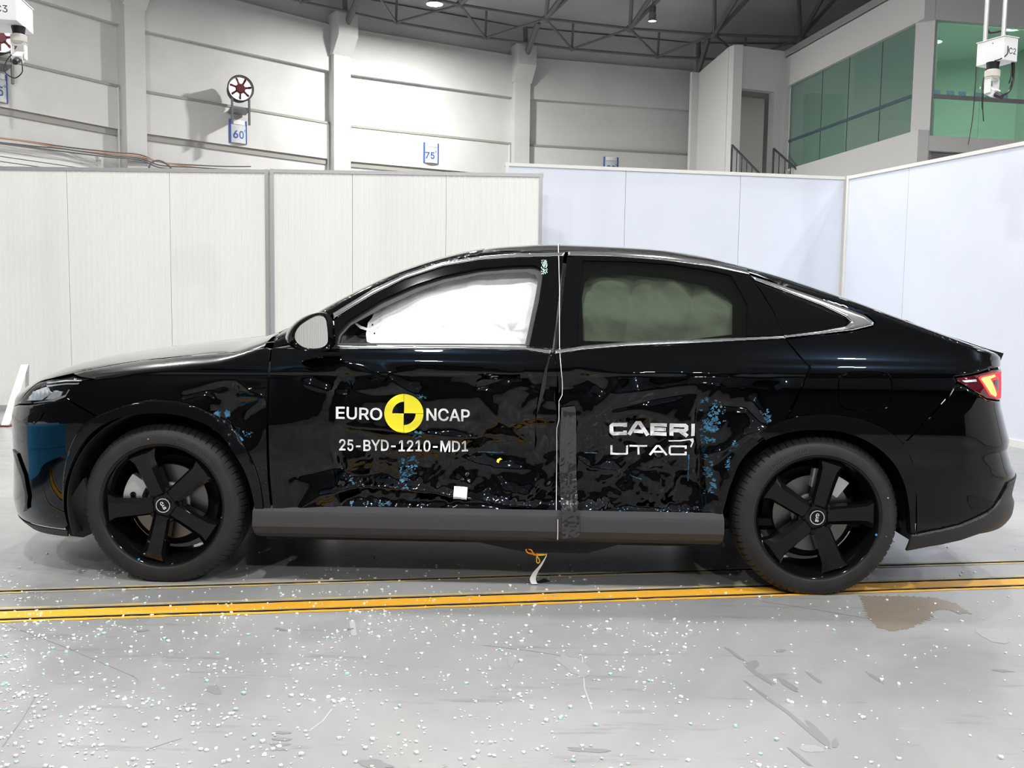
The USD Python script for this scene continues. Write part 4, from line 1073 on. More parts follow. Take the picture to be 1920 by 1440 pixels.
# door handles, lamps
hf = outline((893, 717), (905, 711), (978, 711), (980, 729), (960, 732), (893, 733))
panel('door_handle', hf, 'car_paint', .006, lambda x, z: S(x, z), off=lambda x, z: -.024 + 0 * x, flange=.03, gap=0, far=False)
hr = outline((1350, 718), (1370, 704), (1410, 697), (1446, 700), (1455, 714), (1444, 727), (1400, 722), (1362, 724))
panel('door_handle', hr, 'car_paint', .006, lambda x, z: S(x, z), off=lambda x, z: -.022 + 0 * x, flange=.03, gap=0, far=False)
for hp in (hf, hr): part(CAR, 'door_handle', lay(hp, .03, None, -.022, .03, True), 'car_paint', 35)
HL = [(36, 757), (44, 745), (56, 731), (75, 717), (97, 712), (133, 709), (175, 710), (150, 716), (131, 728), (122, 742), (100, 750), (56, 757)]
hl = outline(*HL)
panel('headlight', hl, 'clear_glass', .010, off=-.002, gap=.001, flange=.006)
hlh = part(CAR, 'headlight_housing', lay(hl.buffer(.004), .010, None, .035, 0), 'gloss_black', 35)
part(CAR, 'headlight_housing', lay(hl.buffer(.004), .02, None, .035, 0, True), 'gloss_black', 35)
for pts in (((46, 752), (58, 735), (82, 726), (92, 738), (74, 751)), ((80, 750), (98, 733), (112, 736), (108, 745), (96, 749))):
    part(hlh, 'reflector', lay(outline(*pts), .008, None, lambda x, z: .018 + .004 * np.sin(x * 260), .012), 'reflector_white', 25)
for y0 in (716, 722):
    part(hlh, 'daytime_strip', lay(outline((84, y0 + 1), (120, y0 - 3), (150, y0 - 3), (150, y0 - 1), (120, y0 - .5), (86, y0 + 4)), .008, None, .012, .006), 'lamp_silver', 25)
part(hlh, 'lower_strip', lay(outline((60, 755), (100, 748), (122, 740), (126, 731), (129, 731), (125, 743), (102, 752), (62, 757)), .008, None, .008, .01), 'lamp_silver', 25)
# bumper relief: upper vent blade, lower air curtain blade
panel('bumper_fin', outline((44, 787), (60, 775), (82, 772), (76, 785), (62, 796), (50, 797)), 'gloss_black', .008, off=-.004, gap=0, far=True)
panel('bumper_blade', outline((26, 842), (34, 850), (48, 890), (55, 930), (54, 953), (46, 959), (50, 945), (50, 925), (42, 893), (30, 858)), 'gloss_black', .006, off=-.012, gap=0, flange=.016)
tl = outline((1792, 709), (1830, 703), (1859, 694), (1880, 691), (1879, 748), (1870, 750), (1851, 747), (1822, 730), (1798, 715), )
tl = unary_union([tl, outline((1862, 694), ('uz', UMAX - .36, .975), ('uz', UMAX - .36, .86), (1868, 749))])
panel('tail_light', tl, 'lens_red_dark', .012, gap=.001)
glow = outline((1834, 709), (1838, 705), (1862, 699), (1877, 696), (1876, 747), (1867, 747), (1854, 741))
gin = outline((1860, 714), (1874, 707), (1874, 734), (1869, 734))
p = panel('tail_light_glow', glow.difference(gin.buffer(.0)), 'tail_glow', .02, off=-.0030, gap=.0006, flange=.002)
core = outline((1838, 710), (1842, 707), (1864, 702), (1866, 706), (1856, 710), (1868, 739), (1866, 744), (1857, 739))
panel('tail_light_core', core, 'tail_core', .02, off=-.0058, gap=.0004, flange=.002)
panel('reverse_strip', outline((1803, 713.5), (1830, 711), (1831, 715.5), (1809, 716.5)), 'lamp_silver', .006, off=-.003, gap=0, flange=.003)

# ------------------------------------------------------------------ wheels
RIMT = trimesh.transformations.rotation_matrix(np.pi / 2, [1, 0, 0])   # a lathe's z becomes -y: outward (near side)


def wheel(cx, cyo, rim_a, far=False, caliper=(), text_a=None, dots=(), label=None):
    """wheel in car coordinates: hub centre at x = cx, outer face at y = cyo, turned away from the camera when far"""
    HZ = .333
    def place(m, a=0.0):
        m = m.copy()
        if a: m.apply_transform(trimesh.transformations.rotation_matrix(a, [0, 0, 1]))
        m.apply_transform(RIMT)
        if far: m.vertices[:, 1] *= -1; m.invert()
        m.apply_translation([cx, cyo, HZ]); return m
    # rim: five slanted spokes, drawn in (x, y) facing +z
    sp = []
    outl = [(.040, .040), (.100, .046), (.160, .052), (.205, .058), (.2400, .080), (.2535, .052), (.2545, .000), (.2530, -.034), (.2420, -.050), (.205, -.034), (.160, -.032), (.100, -.032), (.040, -.034)]
    zo = lambda x, y: -.020 + .010 * (x / .23) - .012 * (y < 0) * min(1, max(0, (x - .06) / .1))
    P = np.array(outl); C = P.mean(0)
    ins = Polygon(outl).buffer(-.007)
    ic = []
    for q in P:
        d = C * 0 + np.array([np.clip(q[0], .05, .234), (q[1] - .008) * .66 + .010 + .006 * (q[0] / .25)]); ic.append(d)
    ic = np.array(ic)
    n = len(P)
    V = [[*q, -.075] for q in P] + [[*q, -.028] for q in P] + [[*q, -.016 + .006 * (q[0] / .23)] for q in ic]
    F = []
    for r_ in (0, 1):
        for i in range(n):
            j = (i + 1) % n; a, b, c, d = r_ * n + i, r_ * n + j, (r_ + 1) * n + j, (r_ + 1) * n + i
            F += [[a, b, c], [a, c, d]]
    tv, tf = trimesh.creation.triangulate_polygon(Polygon(ic), engine='earcut')
    base = len(V); V += [[x, y, -.016 + .006 * (x / .23)] for x, y in tv]
    F += [[base + a, base + b, base + c] for a, b, c in tf]
    spoke = trimesh.Trimesh(V, F, process=False); spoke.fix_normals()
    ring = lathe([(.259, -.010), (.261, -.004), (.258, .000), (.2535, -.004), (.250, -.014), (.245, -.030), (.234, -.060), (.226, -.12), (.226, -.19), (.235, -.2), (.245, -.2)], 96)
    if ring.face_normals[:96].mean(0)[2] < 0: pass
    hubm = lathe([(.001, -.024), (.075, -.026), (.080, -.034), (.078, -.075), (.001, -.075)], 48)
    w = part(CAR, 'wheel', place(cat_(ring, hubm)), 'rim_black', 30, label)
    for i in range(5):
        part(w, 'spoke', place(spoke, rim_a + i * 2 * np.pi / 5), 'rim_black', 25)
    for i in range(5):
        nut = lathe([(.001, -.008), (.006, -.009), (.0085, -.014), (.0095, -.030), (.012, -.032)], 14); nut.apply_translation([.057, 0, 0]); part(w, 'wheel_nut', place(nut, rim_a + (i + .5) * 2 * np.pi / 5), 'gloss_black')
    part(w, 'centre_cap', place(lathe([(.001, -.014), (.026, -.0145), (.030, -.020), (.031, -.03)], 32)), 'gloss_black')
    part(w, 'cap_ring', place(lathe([(.0265, -.016), (.027, -.012), (.031, -.012), (.0325, -.018), (.0325, -.028)], 36)), 'chrome')
    v, f = text2d('BYD', .013, True); v = v - (v.max(0) + v.min(0)) / 2
    part(w, 'cap_emblem', place(trimesh.Trimesh(np.c_[v, np.full(len(v), -.0125)], f, process=False), rim_a + (.2 if not far else 0)), 'white_vinyl', False)
    # tyre
    prof = [(.252, -.015), (.257, -.004), (.263, -.0015), (.2645, -.004), (.269, .002), (.278, .004), (.296, .003), (.309, -.001), (.311, -.003), (.324, -.009), (.336, -.020), (.343, -.033), (.347, -.047), (.3485, -.060), (.342, -.062), (.342, -.070), (.3495, -.072), (.350, -.100), (.343, -.102), (.343, -.112), (.350, -.114), (.3495, -.150), (.342, -.152), (.342, -.160), (.3485, -.162), (.346, -.178), (.341, -.194), (.330, -.210), (.309, -.220), (.275, -.224), (.255, -.218), (.246, -.205)]
    seg = 432; t = lathe(prof, seg); t.invert() if False else None
    vv = t.vertices.copy(); rad = np.hypot(vv[:, 0], vv[:, 1]); j = np.arange(len(vv)) % seg; i = np.arange(len(vv)) // seg
    sipe = (j % 6 == 0) & (i >= 10) & (i <= 13); vv[sipe, :2] *= ((rad[sipe] - .005) / rad[sipe])[:, None]
    low = vv[:, 1] < -HZ + .0005; bul = np.clip((-vv[:, 1] - .29) / .04, 0, 1); vv[:, 2] += np.where(vv[:, 2] > -.11, 1, -1) * .006 * bul * (rad > .28); vv[low, 1] = -HZ + .0005
    t.vertices = vv; t.fix_normals()
    ty = part(w, 'tyre', place(t), 'rubber', 32)
    if text_a is not None:
        v, f = text2d('Continental', .024, True); m_ = trimesh.Trimesh(np.c_[v, v[:, 0] * 0], f, process=False)
        vs, fs = trimesh.remesh.subdivide_to_size(m_.vertices, m_.faces, .006); v = vs[:, :2]; L = v[:, 0].max(); a = text_a - (v[:, 0] - L / 2) / .298; r = .281 + v[:, 1]
        part(ty, 'tyre_lettering', place(trimesh.Trimesh(np.c_[r * np.cos(a), r * np.sin(a), np.full(len(v), .0046)], fs, process=False)), 'rubber_print', False)
    for (px_a, r, mt, rd) in dots:
        dsk = lathe([(.001, .0), (rd, 0), (rd, -.003)], 14); dsk.apply_translation([r * math.cos(px_a), r * math.sin(px_a), .0055 if r > .262 else .0005])
        part(ty if r > .262 else w, 'paint_dot', place(dsk), mt)
    # brake
    part(w, 'brake_disc', place(lathe([(.085, -.100), (.164, -.100), (.166, -.103), (.166, -.122), (.085, -.122)], 60)), 'steel_disc')
    part(w, 'disc_hat', place(lathe([(.001, -.088), (.080, -.088), (.086, -.094), (.086, -.11), (.001, -.13)], 40)), 'cast_alloy')
    part(w, 'backing_shield', place(lathe([(.001, -.150), (.196, -.150), (.20, -.14)], 48)), 'dark_void')
    for a, sz in caliper:
        arc = [(r * math.cos(q), r * math.sin(q)) for r, qs in ((.118, np.linspace(-.36, .36, 9)), (.190, np.linspace(.30, -.30, 9))) for q in qs]
        m = extrude(Polygon(arc).buffer(.004), .035); m.apply_scale([1, sz, 1]); m.apply_translation([0, 0, -.098])
        c = part(w, 'brake_caliper', place(m, a), 'cast_alloy', 25)
        b = lathe([(.001, -.055), (.012, -.057), (.012, -.07)], 14); b.apply_translation([.150, .022 * sz, 0]); part(c, 'caliper_bolt', place(b, a), 'gloss_black')
    return w


D = math.radians
HUB = at_cy([(302, 950), (1534, 972)], .02)
xfw, xrw = HUB[0, 0], HUB[1, 0]
wheel(xfw, .028, D(110), caliper=((D(158), 1.0),), text_a=D(60), dots=((D(100), .292, 'brown_dot', .0032), (D(-114), .2545, 'blue_dot', .0045)), label='front wheel on the damaged side')
wheel(xrw, .020, D(73), caliper=((D(68), 1.35),), text_a=D(118), dots=((D(18), .30, 'yellow_dot', .003), (D(-15), .2545, 'blue_dot', .0045), (D(-14), .295, 'brown_dot', .002)), label='rear wheel on the damaged side')
wheel(xfw, CARW - .03, D(90), far=True); wheel(xrw, CARW - .03, D(60), far=True)
# wheel housings, underbody, cabin
for cx in (xfw, xrw):
    for sgn in (0, 1):
        a = np.linspace(D(-13), D(199), 44); o = [(.405 * math.cos(t), .405 * math.sin(t)) for t in a]; i_ = [(.41 * math.cos(t), .41 * math.sin(t)) for t in a[::-1]]
        m = extrude(Polygon(o + i_), .365); m.apply_transform(RIMT); m.apply_translation([cx, .40, .333])
        pl = trimesh.creation.cylinder(.41, .01, sections=40); pl.apply_transform(RIMT); pl.apply_translation([cx, .40, .333]); pl = trimesh.intersections.slice_mesh_plane(pl, [0, 0, 1], [0, 0, .19])
        m = cat_(m, pl)
        if sgn: m.vertices[:, 1] = CARW - m.vertices[:, 1]; m.invert()
        part(CAR, 'wheel_housing', m, 'dark_void', False)
ub = cat_(bx(.42, xrw - .42, .13, CARW - .13, .175, .26), bx(-.66, -.36, .42, CARW - .42, .19, .3), bx(xrw + .40, xrw + .66, .36, CARW - .36, .24, .4), bx(-.5, xrw + .5, .45, CARW - .45, .19, .3))
part(CAR, 'underbody', ub, 'dark_void', False)
q = at_cy([(940, 1022), (1120, 1022)], .14)
part(CAR, 'jacking_bracket', hull([[x, y, z] for x, z in ((q[0, 0] - .15, .19), (q[1, 0] + .12, .19), (q[0, 0] + .1, .142), (q[1, 0] - .05, .14)) for y in (.11, .22)]), 'gloss_black', 25)
part(CAR, 'cabin_floor', cat_(bx(.35, 3.2, .14, CARW - .14, .27, .30), bx(.32, .35, .14, CARW - .14, .27, .92), bx(3.2, 3.23, .14, CARW - .14, .27, .98)), 'dark_void', False)
part(CAR, 'dashboard', hull([[x, y, z] for x, z in ((.36, .93), (.62, .985), (.80, .955), (.90, .87), (.88, .70), (.40, .66)) for y in (.16, CARW - .16)]), 'dash_grey', 30)
stw = trimesh.creation.torus(.18, .016, 32, 12); stw.apply_transform(trimesh.transformations.rotation_matrix(D(68), [0, 1, 0])); stw.apply_translation([1.03, .52, .86])
part(CAR, 'steering_wheel', stw, 'matte_black', True)
for x0, ys in ((1.30, (.50, CARW - .50)), (2.18, (.50, CARW - .50))):
    for y in ys:
        s = part(CAR, 'seat', bevel_box(.52, .50, .16, .05).apply_translation([x0, y, .47]), 'seat_cloth', 40)
        b = bevel_box(.14, .48, .62, .05); b.apply_transform(trimesh.transformations.rotation_matrix(D(18), [0, 1, 0])); b.apply_translation([x0 + .33, y, .82]); part(s, 'backrest', b, 'seat_cloth', 40)
        h = bevel_box(.09, .26, .17, .035); h.apply_translation([x0 + .46, y, 1.20]); part(s, 'headrest', h, 'seat_cloth', 40)
# the side curtain airbag hanging inside the window line
bagp = outline((683, 642), (681, 628), (684, 606), (692, 596), (696, 585), (715, 571), (770, 545), (830, 522), (900, 505), (1000, 500), (1056, 492), (1110, 494), (1200, 500), (1290, 512), (1345, 532), (1376, 560), (1385, 600), (1380, 650), (1200, 660), (1000, 664), (830, 660), (720, 655))


def bag_off(x, z):
    u0 = facets(x, z, .16, 31, 4); u1 = meshkit.noise(np.stack([x * 5.5, z * 7, 0 * x], -1), 5); u2 = facets(x, z, .055, 33, 4)
    o = .085 - .030 * u1 + .022 * u0 + .010 * u2 * meshkit.noise(np.stack([x * 4, z * 5, 0 * x + 3], -1), 6)
    o = o + (x > 1.6) * (.06 * meshkit.noise(np.stack([x * 3.5 + z * 3, z * 9 - x * 2, 0 * x + 9], -1), 12) - .03 + .03 * facets(x + z * .7, z, .22, 35, 3))
    for cxx in (1.72, 1.98, 2.25): o = o + .03 * np.exp(-np.abs(x - cxx - .15 * (z - 1.1)) / .03) * (x > 1.62)
    c = to_xz([(955, 625)])[0]; rr = np.hypot(x - c[0], z - c[1]); th = np.arctan2(z - c[1], x - c[0])
    o = o + .004 * np.cos(7 * th + 1.3 * np.sin(th * 2)) * np.exp(-((rr - .05) / .06) ** 2) + .02 * np.exp(-(rr / .03) ** 2)
    return o


part(CAR, 'curtain_airbag', lay(bagp, .009, None, bag_off, 0), 'bag_cloth', 50, 'white deployed curtain airbag filling the front side window')
bag = CAR + '/curtain_airbag'
part(bag, 'tether', lay(outline((656, 605), (659, 604), (672, 612), (690, 618), (690, 623), (670, 617)), .008, None, .07, .002), 'bag_cloth', 40)
for qx, qy in ((693, 609.5), (697, 626)):
    part(bag, 'rivet_hole', lay(outline(*[(qx + 1.5 * math.cos(a), qy + 1.7 * math.sin(a)) for a in np.linspace(0, 6.28, 10)[:-1]]), .003, None, lambda x, z: bag_off(x, z) - .003, 0), 'dark_void', False)

part(CAR, 'inner_pillar_trim', lay(outline((618, 612), (640, 592), (730, 545), (735, 660), (612, 660)), .02, None, .17, .01), 'seat_cloth', 35)
part(CAR, 'dash_end', lay(outline((622, 632), (700, 631), (700, 646), (618, 647)), .02, None, .155, .01), 'dash_light', 35)
part(CAR, 'splash_guard', lay(outline((112, 960), (150, 900), (172, 960), (176, 1000), (150, 1011), (126, 1008)), .014, None, .03, .03), 'dark_void', 35)

# ------------------------------------------------------------------ door mirror
M0 = at_cy([(585, 624)], -.10)[0]; mn = np.array([.45, -.89, 0]); mn /= np.linalg.norm(mn); me = np.array([-mn[1], mn[0], 0])


def mir(pts):
    v = rays_c(pts); t = ((M0 - EYE_C) @ mn) / (v @ mn); p = EYE_C + v * t[:, None] - M0; return np.stack([p @ me, p[:, 2]], 1)


def sm_ring(pts, n=64):
    p = np.array(pts, float); p = np.vstack([p, p[:1]]); s = np.r_[0, np.cumsum(np.linalg.norm(np.diff(p, axis=0), axis=1))]
    from scipy.interpolate import CubicSpline
    return CubicSpline(s, p, bc_type='periodic')(np.linspace(0, s[-1], n + 1)[:-1])


ho = sm_ring(mir([(539, 638), (541, 626), (552, 610), (568, 597), (588, 588), (606, 585.5), (619, 591), (625, 606), (627, 630), (625, 651), (612, 658), (590, 659), (566, 657), (548, 650)]))
gl = sm_ring(mir([(554, 634), (555, 625), (563, 612), (580, 600), (600, 592.5), (609, 595), (614, 608), (616, 630), (614, 645), (606, 651), (590, 653.5), (574, 652), (561, 645)]))
co = ho.mean(0)


def m3(p2, d): return M0 + p2[:, :1] * me + np.c_[np.zeros(len(p2)), np.zeros(len(p2)), p2[:, 1]] + mn * d


def loft(rings, cap0=False, cap1=True):
    n = len(rings[0]); v = np.vstack(rings); f = []
    for r_ in range(len(rings) - 1):
        for i in range(n): j = (i + 1) % n; a, b, c, d = r_ * n + i, r_ * n + j, (r_ + 1) * n + j, (r_ + 1) * n + i; f += [[a, b, c], [a, c, d]]
    if cap1:
        c = len(v); v = np.vstack([v, rings[-1].mean(0)]); f += [[(len(rings) - 1) * n + i, (len(rings) - 1) * n + (i + 1) % n, c] for i in range(n)]
    if cap0:
        c = len(v); v = np.vstack([v, rings[0].mean(0)]); f += [[(i + 1) % n, i, c] for i in range(n)]
    m = trimesh.Trimesh(v, f, process=False); m.fix_normals(); return m


mm = part(CAR, 'door_mirror', loft([m3(gl, -.012), m3(gl * .5 + .5 * (co + (ho - co) * .96), .002), m3(co + (ho - co) * .98, .004), m3(ho, -.008), m3(co + (ho - co) * .99, -.04), m3(co + (ho - co) * .90, -.085), m3(co + (ho - co) * .66, -.12), m3(co + (ho - co) * .3, -.135)]), 'car_paint', 40, 'glossy black door mirror turned towards the camera')
part(mm, 'mirror_glass', loft([m3(gl, -.011)], False, True), 'mirror_glass', False)
part(mm, 'mirror_foot', hull([M0 + o for o in ([.00, .05, -.068], [.05, .05, -.068], [.0, .16, -.085], [.08, .16, -.085], [.0, .05, -.05], [.05, .05, -.05], [.0, .16, -.06], [.08, .16, -.06])]), 'gloss_black', 30)
fm_ = loft([m3(co + (ho - co) * 1, -.008), m3(co + (ho - co) * .9, -.085), m3(co + (ho - co) * .3, -.135)], True); fm_.vertices[:, 1] = CARW - fm_.vertices[:, 1]; fm_.invert(); part(CAR, 'door_mirror', fm_, 'car_paint', 40)

# ------------------------------------------------------------------ lettering, stickers, paint transfer on the crumpled doors
def cling(V2, F, mat, name, surf=S, off=-.0025, size=.005, parent=CAR, label=None):
    V2 = np.c_[V2, np.zeros(len(V2))]; v, f = trimesh.remesh.subdivide_to_size(V2, F, size)
    y = surf(v[:, 0], v[:, 1]) + off
    m = trimesh.Trimesh(np.stack([v[:, 0], y, v[:, 1]], 1), f, process=False)
    if m.face_normals[:, 1].sum() > 0: m.invert()
    return part(parent, name, m, mat, True, label)


def cling_poly(poly, mat, name, **kw):
    vs, fs, n = [], [], 0
    for g in getattr(poly, 'geoms', [poly]):
        if g.area < 2e-7: continue
        v, f = trimesh.creation.triangulate_polygon(g, engine='earcut'); vs.append(v); fs.append(f + n); n += len(v)
    return cling(np.vstack(vs), np.vstack(fs), mat, name, **kw)


def affine_px(p0, p1, top):
    """maps unit lettering space (x along the baseline 0..1, y up 0..1) on the body: baseline ends and a point one cap height above p0"""
    a, b, c = at([p0, p1, top], S)[:, [0, 2]]; return a, b - a, c - a


def letters(text, p0, p1, top, mat='white_vinyl', bold=True):
    a, ex_, ey = affine_px(p0, p1, top); v, f = text2d(text, 1.0, bold); x0, x1 = v[:, 0].min(), v[:, 0].max()
    t = (v[:, 0] - x0) / (x1 - x0); return a + t[:, None] * ex_ + v[:, 1:2] * ey, f


for tx, p0, p1, tp, lb in (('EURO', (630, 784.5), (717, 787), (630, 763), 'white lettering EURO'), ('NCAP', (799.5, 788), (881, 790), (799.5, 766), 'white lettering NCAP')):
    v, f = letters(tx, p0, p1, tp); cling(v, f, 'white_vinyl', 'door_lettering', label=lb)
v, f = letters('25-BYD-1210-MD1', (636, 844), (878, 845.5), (636, 824)); v[:, 1] += .0025 * np.sin((v[:, 0] - v[:, 0].min()) / np.ptp(v[:, 0]) * 3.1)
cling(v, f, 'white_vinyl', 'door_lettering', label='white lettering 25-BYD-1210-MD1')
cc = at([(757.5, 775)], S)[0][[0, 2]]; RR = .0815
yd = Point(*cc).buffer(RR, 32)
def sector(a0, a1, r): return Polygon([tuple(cc)] + [(cc[0] + r * math.cos(t), cc[1] + r * math.sin(t)) for t in np.linspace(a0, a1, 24)])
blk = unary_union([sector(D(90), D(180), RR * .60), sector(D(270), D(360), RR * .60)])
cross = unary_union([sbox(cc[0] - .0006, cc[1] - RR, cc[0] + .0006, cc[1] + RR), sbox(cc[0], cc[1] - .0006, cc[0] + RR, cc[1] + .0006)])
cling_poly(yd.difference(blk).difference(cross), 'yellow_vinyl', 'target_sticker', label='round yellow and black crash target sticker')
cling_poly(blk, 'gloss_black', 'target_quadrant')


def stroke_word(glyphs, p0, p1, top, w, adv, bold=1.0):
    """own wide lettering: each glyph is (list of polylines, width), drawn in a cell one high"""
    a, ex_, ey = affine_px(p0, p1, top); shp, x = [], 0
    for g in glyphs:
        for pl in g[0]:
            shp.append(shapely.affinity.translate(LineString(pl).buffer(w / 2, cap_style='flat', join_style='mitre' if len(g) < 3 else 'round'), x, 0))
        x += g[1] + adv
    x -= adv; U = unary_union(shp)
    return shapely.affinity.affine_transform(U, [ex_[0] / x, ey[0], ex_[1] / x, ey[1], a[0], a[1]])


h = .13
caeri = [([[(1.18, .66), (1.18, .87), (1.1, .87), (.25, .87), (.13, .75), (.13, .25), (.25, .13), (1.1, .13), (1.18, .13), (1.18, .36)]], 1.28), ([[(.0, 0), (.60, 1.0), (.80, 1.0), (1.40, 0)], [(.36, .30), (1.05, .30)]], 1.40),
         ([[(1.2, .87), (.13, .87), (.13, .13), (1.2, .13)], [(.13, .5), (1.15, .5)]], 1.22), ([[(.13, 0), (.13, .87), (1.1, .87), (1.2, .78), (1.2, .55), (1.1, .45), (.13, .45)], [(.7, .45), (1.3, 0)]], 1.40), ([[(.13, 0), (.13, 1.0)]], .26)]
cling_poly(stroke_word(caeri, (1143, 815.5), (1302, 817), (1143, 793), .30, .20), 'white_vinyl', 'door_lettering', label='white wide lettering CAERI')
utac = [([[(.07, 1.0), (.07, .07), (1.5, .07), (1.57, .12), (1.57, 1.0)]], 1.66), ([[(0, .93), (1.7, .93)], [(.85, .93), (.85, 0)]], 1.70), ([[(.05, 0), (.75, .95), (.95, .95), (1.65, 0)], [(.42, .36), (1.28, .36)]], 1.70), ([[(1.6, .66), (1.6, .93), (.2, .93), (.09, .8), (.09, .2), (.2, .07), (1.6, .07), (1.6, .36)]], 1.68)]
cling_poly(stroke_word(utac, (1145, 851.5), (1287, 853), (1145, 834.5), .205, .15), 'white_vinyl', 'door_lettering', label='white wide lettering UTAC')
sw = at([(1253, 825.5), (1275, 825), (1300, 821.5), (1301, 827), (1296, 839), (1294, 837), (1297, 829), (1293, 825), (1275, 827.5), (1254, 827.5)], S)[:, [0, 2]]
cling_poly(Polygon(sw).buffer(0), 'white_vinyl', 'lettering_swoosh', label='white swoosh over the UTAC lettering')
cling_poly(Polygon(at([(851.5, 911), (877, 913), (875, 937), (850, 935)], S)[:, [0, 2]]), 'paper_white', 'square_sticker', off=-.004, label='plain white square sticker')
cling_poly(Polygon(at([(932, 861), (938, 858), (942, 861), (937, 863), (935, 868), (931, 866)], S)[:, [0, 2]]), 'yellow_vinyl', 'paint_chip', off=-.004, label='small yellow paint chip')


def scuff(pxpoly, n, size, seed, keep=1.0):
    rs = np.random.default_rng(seed); P = at(pxpoly, S)[:, [0, 2]]; A = Polygon(P).buffer(0); x0, y0, x1, y1 = A.bounds; o = []
    while len(o) < n:
        x, y = rs.uniform(x0, x1), rs.uniform(y0, y1)
        if A.contains(Point(x, y)) and meshkit.noise(np.array([[x * 45, y * 45, seed]]), seed)[0] > .40:
            s = size * rs.lognormal(0, .5); o.append(blob(x, y, s, s * rs.uniform(.3, .8), rs.uniform(-.5, .9), rs.integers(1 << 20), 12, .8))
    tag(stage.GetPrimAtPath(cling_poly(unary_union(o), 'blue_scuff', 'paint_transfer', off=-.0018, size=.006)), kind='stuff')


SC = [([(1314, 745), (1330, 744), (1352, 800), (1345, 812), (1313, 808)], 150, .0034), ([(1330, 748), (1368, 752), (1360, 790), (1340, 798)], 40, .003), ([(1313, 815), (1342, 822), (1340, 830), (1315, 832)], 50, .0034), ([(1318, 852), (1335, 852), (1345, 925), (1320, 925)], 110, .0036),
      ([(1362, 858), (1371, 856), (1364, 890), (1354, 890)], 26, .003), ([(1345, 838), (1372, 822), (1384, 834), (1372, 846), (1350, 850)], 40, .0032), ([(1410, 746), (1416, 748), (1446, 784), (1440, 796)], 36, .003), ([(1437, 766), (1448, 770), (1444, 796), (1438, 796)], 24, .003),
      ([(748, 862), (772, 850), (785, 866), (775, 920), (752, 920)], 110, .0034), ([(776, 805), (800, 808), (790, 826), (775, 822)], 44, .003), ([(780, 740), (804, 740), (802, 748), (784, 748)], 24, .003), ([(655, 940), (740, 938), (750, 948), (660, 952)], 50, .0028), ([(1100, 955), (1240, 948), (1320, 955), (1320, 962), (1110, 966)], 60, .002),
      ([(405, 772), (424, 768), (432, 782), (426, 790), (405, 786)], 60, .0042), ([(403, 794), (411, 792), (412, 806), (404, 806)], 30, .004), ([(418, 788), (436, 790), (452, 824), (440, 826)], 60, .0036), ([(452, 808), (474, 808), (470, 820), (456, 820)], 24, .003), ([(443, 840), (452, 838), (450, 856), (444, 856)], 6, .003), ([(640, 870), (668, 905), (660, 912), (640, 890)], 14, .003)]
for i, (P, n, s) in enumerate(SC): scuff(P, n, s, 100 + i)
for pts in (([(896, 846), (944, 847.5), (944, 849), (896, 848)]), ([(1096, 848), (1120, 848.5), (1120, 850), (1096, 849.5)]), ([(1290, 852), (1292.5, 852), (1291, 902), (1289.5, 902)]), ([(1180, 889), (1202, 897), (1204, 900), (1186, 894)])):
    cling_poly(Polygon(at(pts, S)[:, [0, 2]]), 'blue_scuff', 'paint_transfer', off=-.0015)
# clear tape strip, white string
tp_poly = outline((1053, 766), (1078, 763), (1081, 772), (1083, 900), (1086, 1000), (1054, 1003), (1050, 880))
def tape_off(x, z):
    lo = sstep(z, .70, .30); return -.012 - .011 * facets(x * 2.2, z * .55, .034, 41, 4) * (.5 + .5 * lo) - .006 * facets(x, z, .022, 42, 4) * lo
def tape_surf(x, z): return np.where(z > .36, S(x, z), np.minimum(S(x, z), -.002))
part(CAR, 'clear_tape', lay(tp_poly, .004, tape_surf, tape_off, .003), 'clear_tape', 25, 'crinkled strip of shiny adhesive tape behind the door gap')
sq = at([(1047, 470), (1049, 560), (1049, 640), (1050, 665), (1052, 690), (1054.5, 725), (1054, 740), (1048, 753), (1048, 785), (1044, 805), (1044, 850), (1043.5, 890), (1043.5, 968)], lambda x, z: np.minimum(S(x, z), .4) - .004)
q0 = at([(1049, 458)], S0)[0]
sq2 = at_cy([(1046, 976), (1045.5, 1012)], -.007)
string = thing('white_string', 'thin white string stretched from the roof down over the door gap to the sill', 'string')
R3 = np.array([[cs, -sn, 0], [sn, cs, 0], [0, 0, 1]])
def c2w(p): return np.asarray(p) @ R3.T + [CAR_X, CAR_Y, 0]
part(string, 'thread', tube(c2w(spline(np.vstack([q0, sq, sq2]), 120)), .0019, 6), 'white_string')
fr = at([(1015, 488), (1026, 487), (1024, 506), (1018, 514)])[:, [0, 2]]
rs = np.random.default_rng(8)
o = [blob(rs.uniform(fr[:, 0].min(), fr[:, 0].max()), rs.uniform(fr[:, 1].min(), fr[:, 1].max()), .0022, .0018, rs.uniform(0, 3), i, 6, .8) for i in range(110)]
cling_poly(unary_union(o), 'crumb_green', 'glass_remnant', surf=S0, off=-.002)

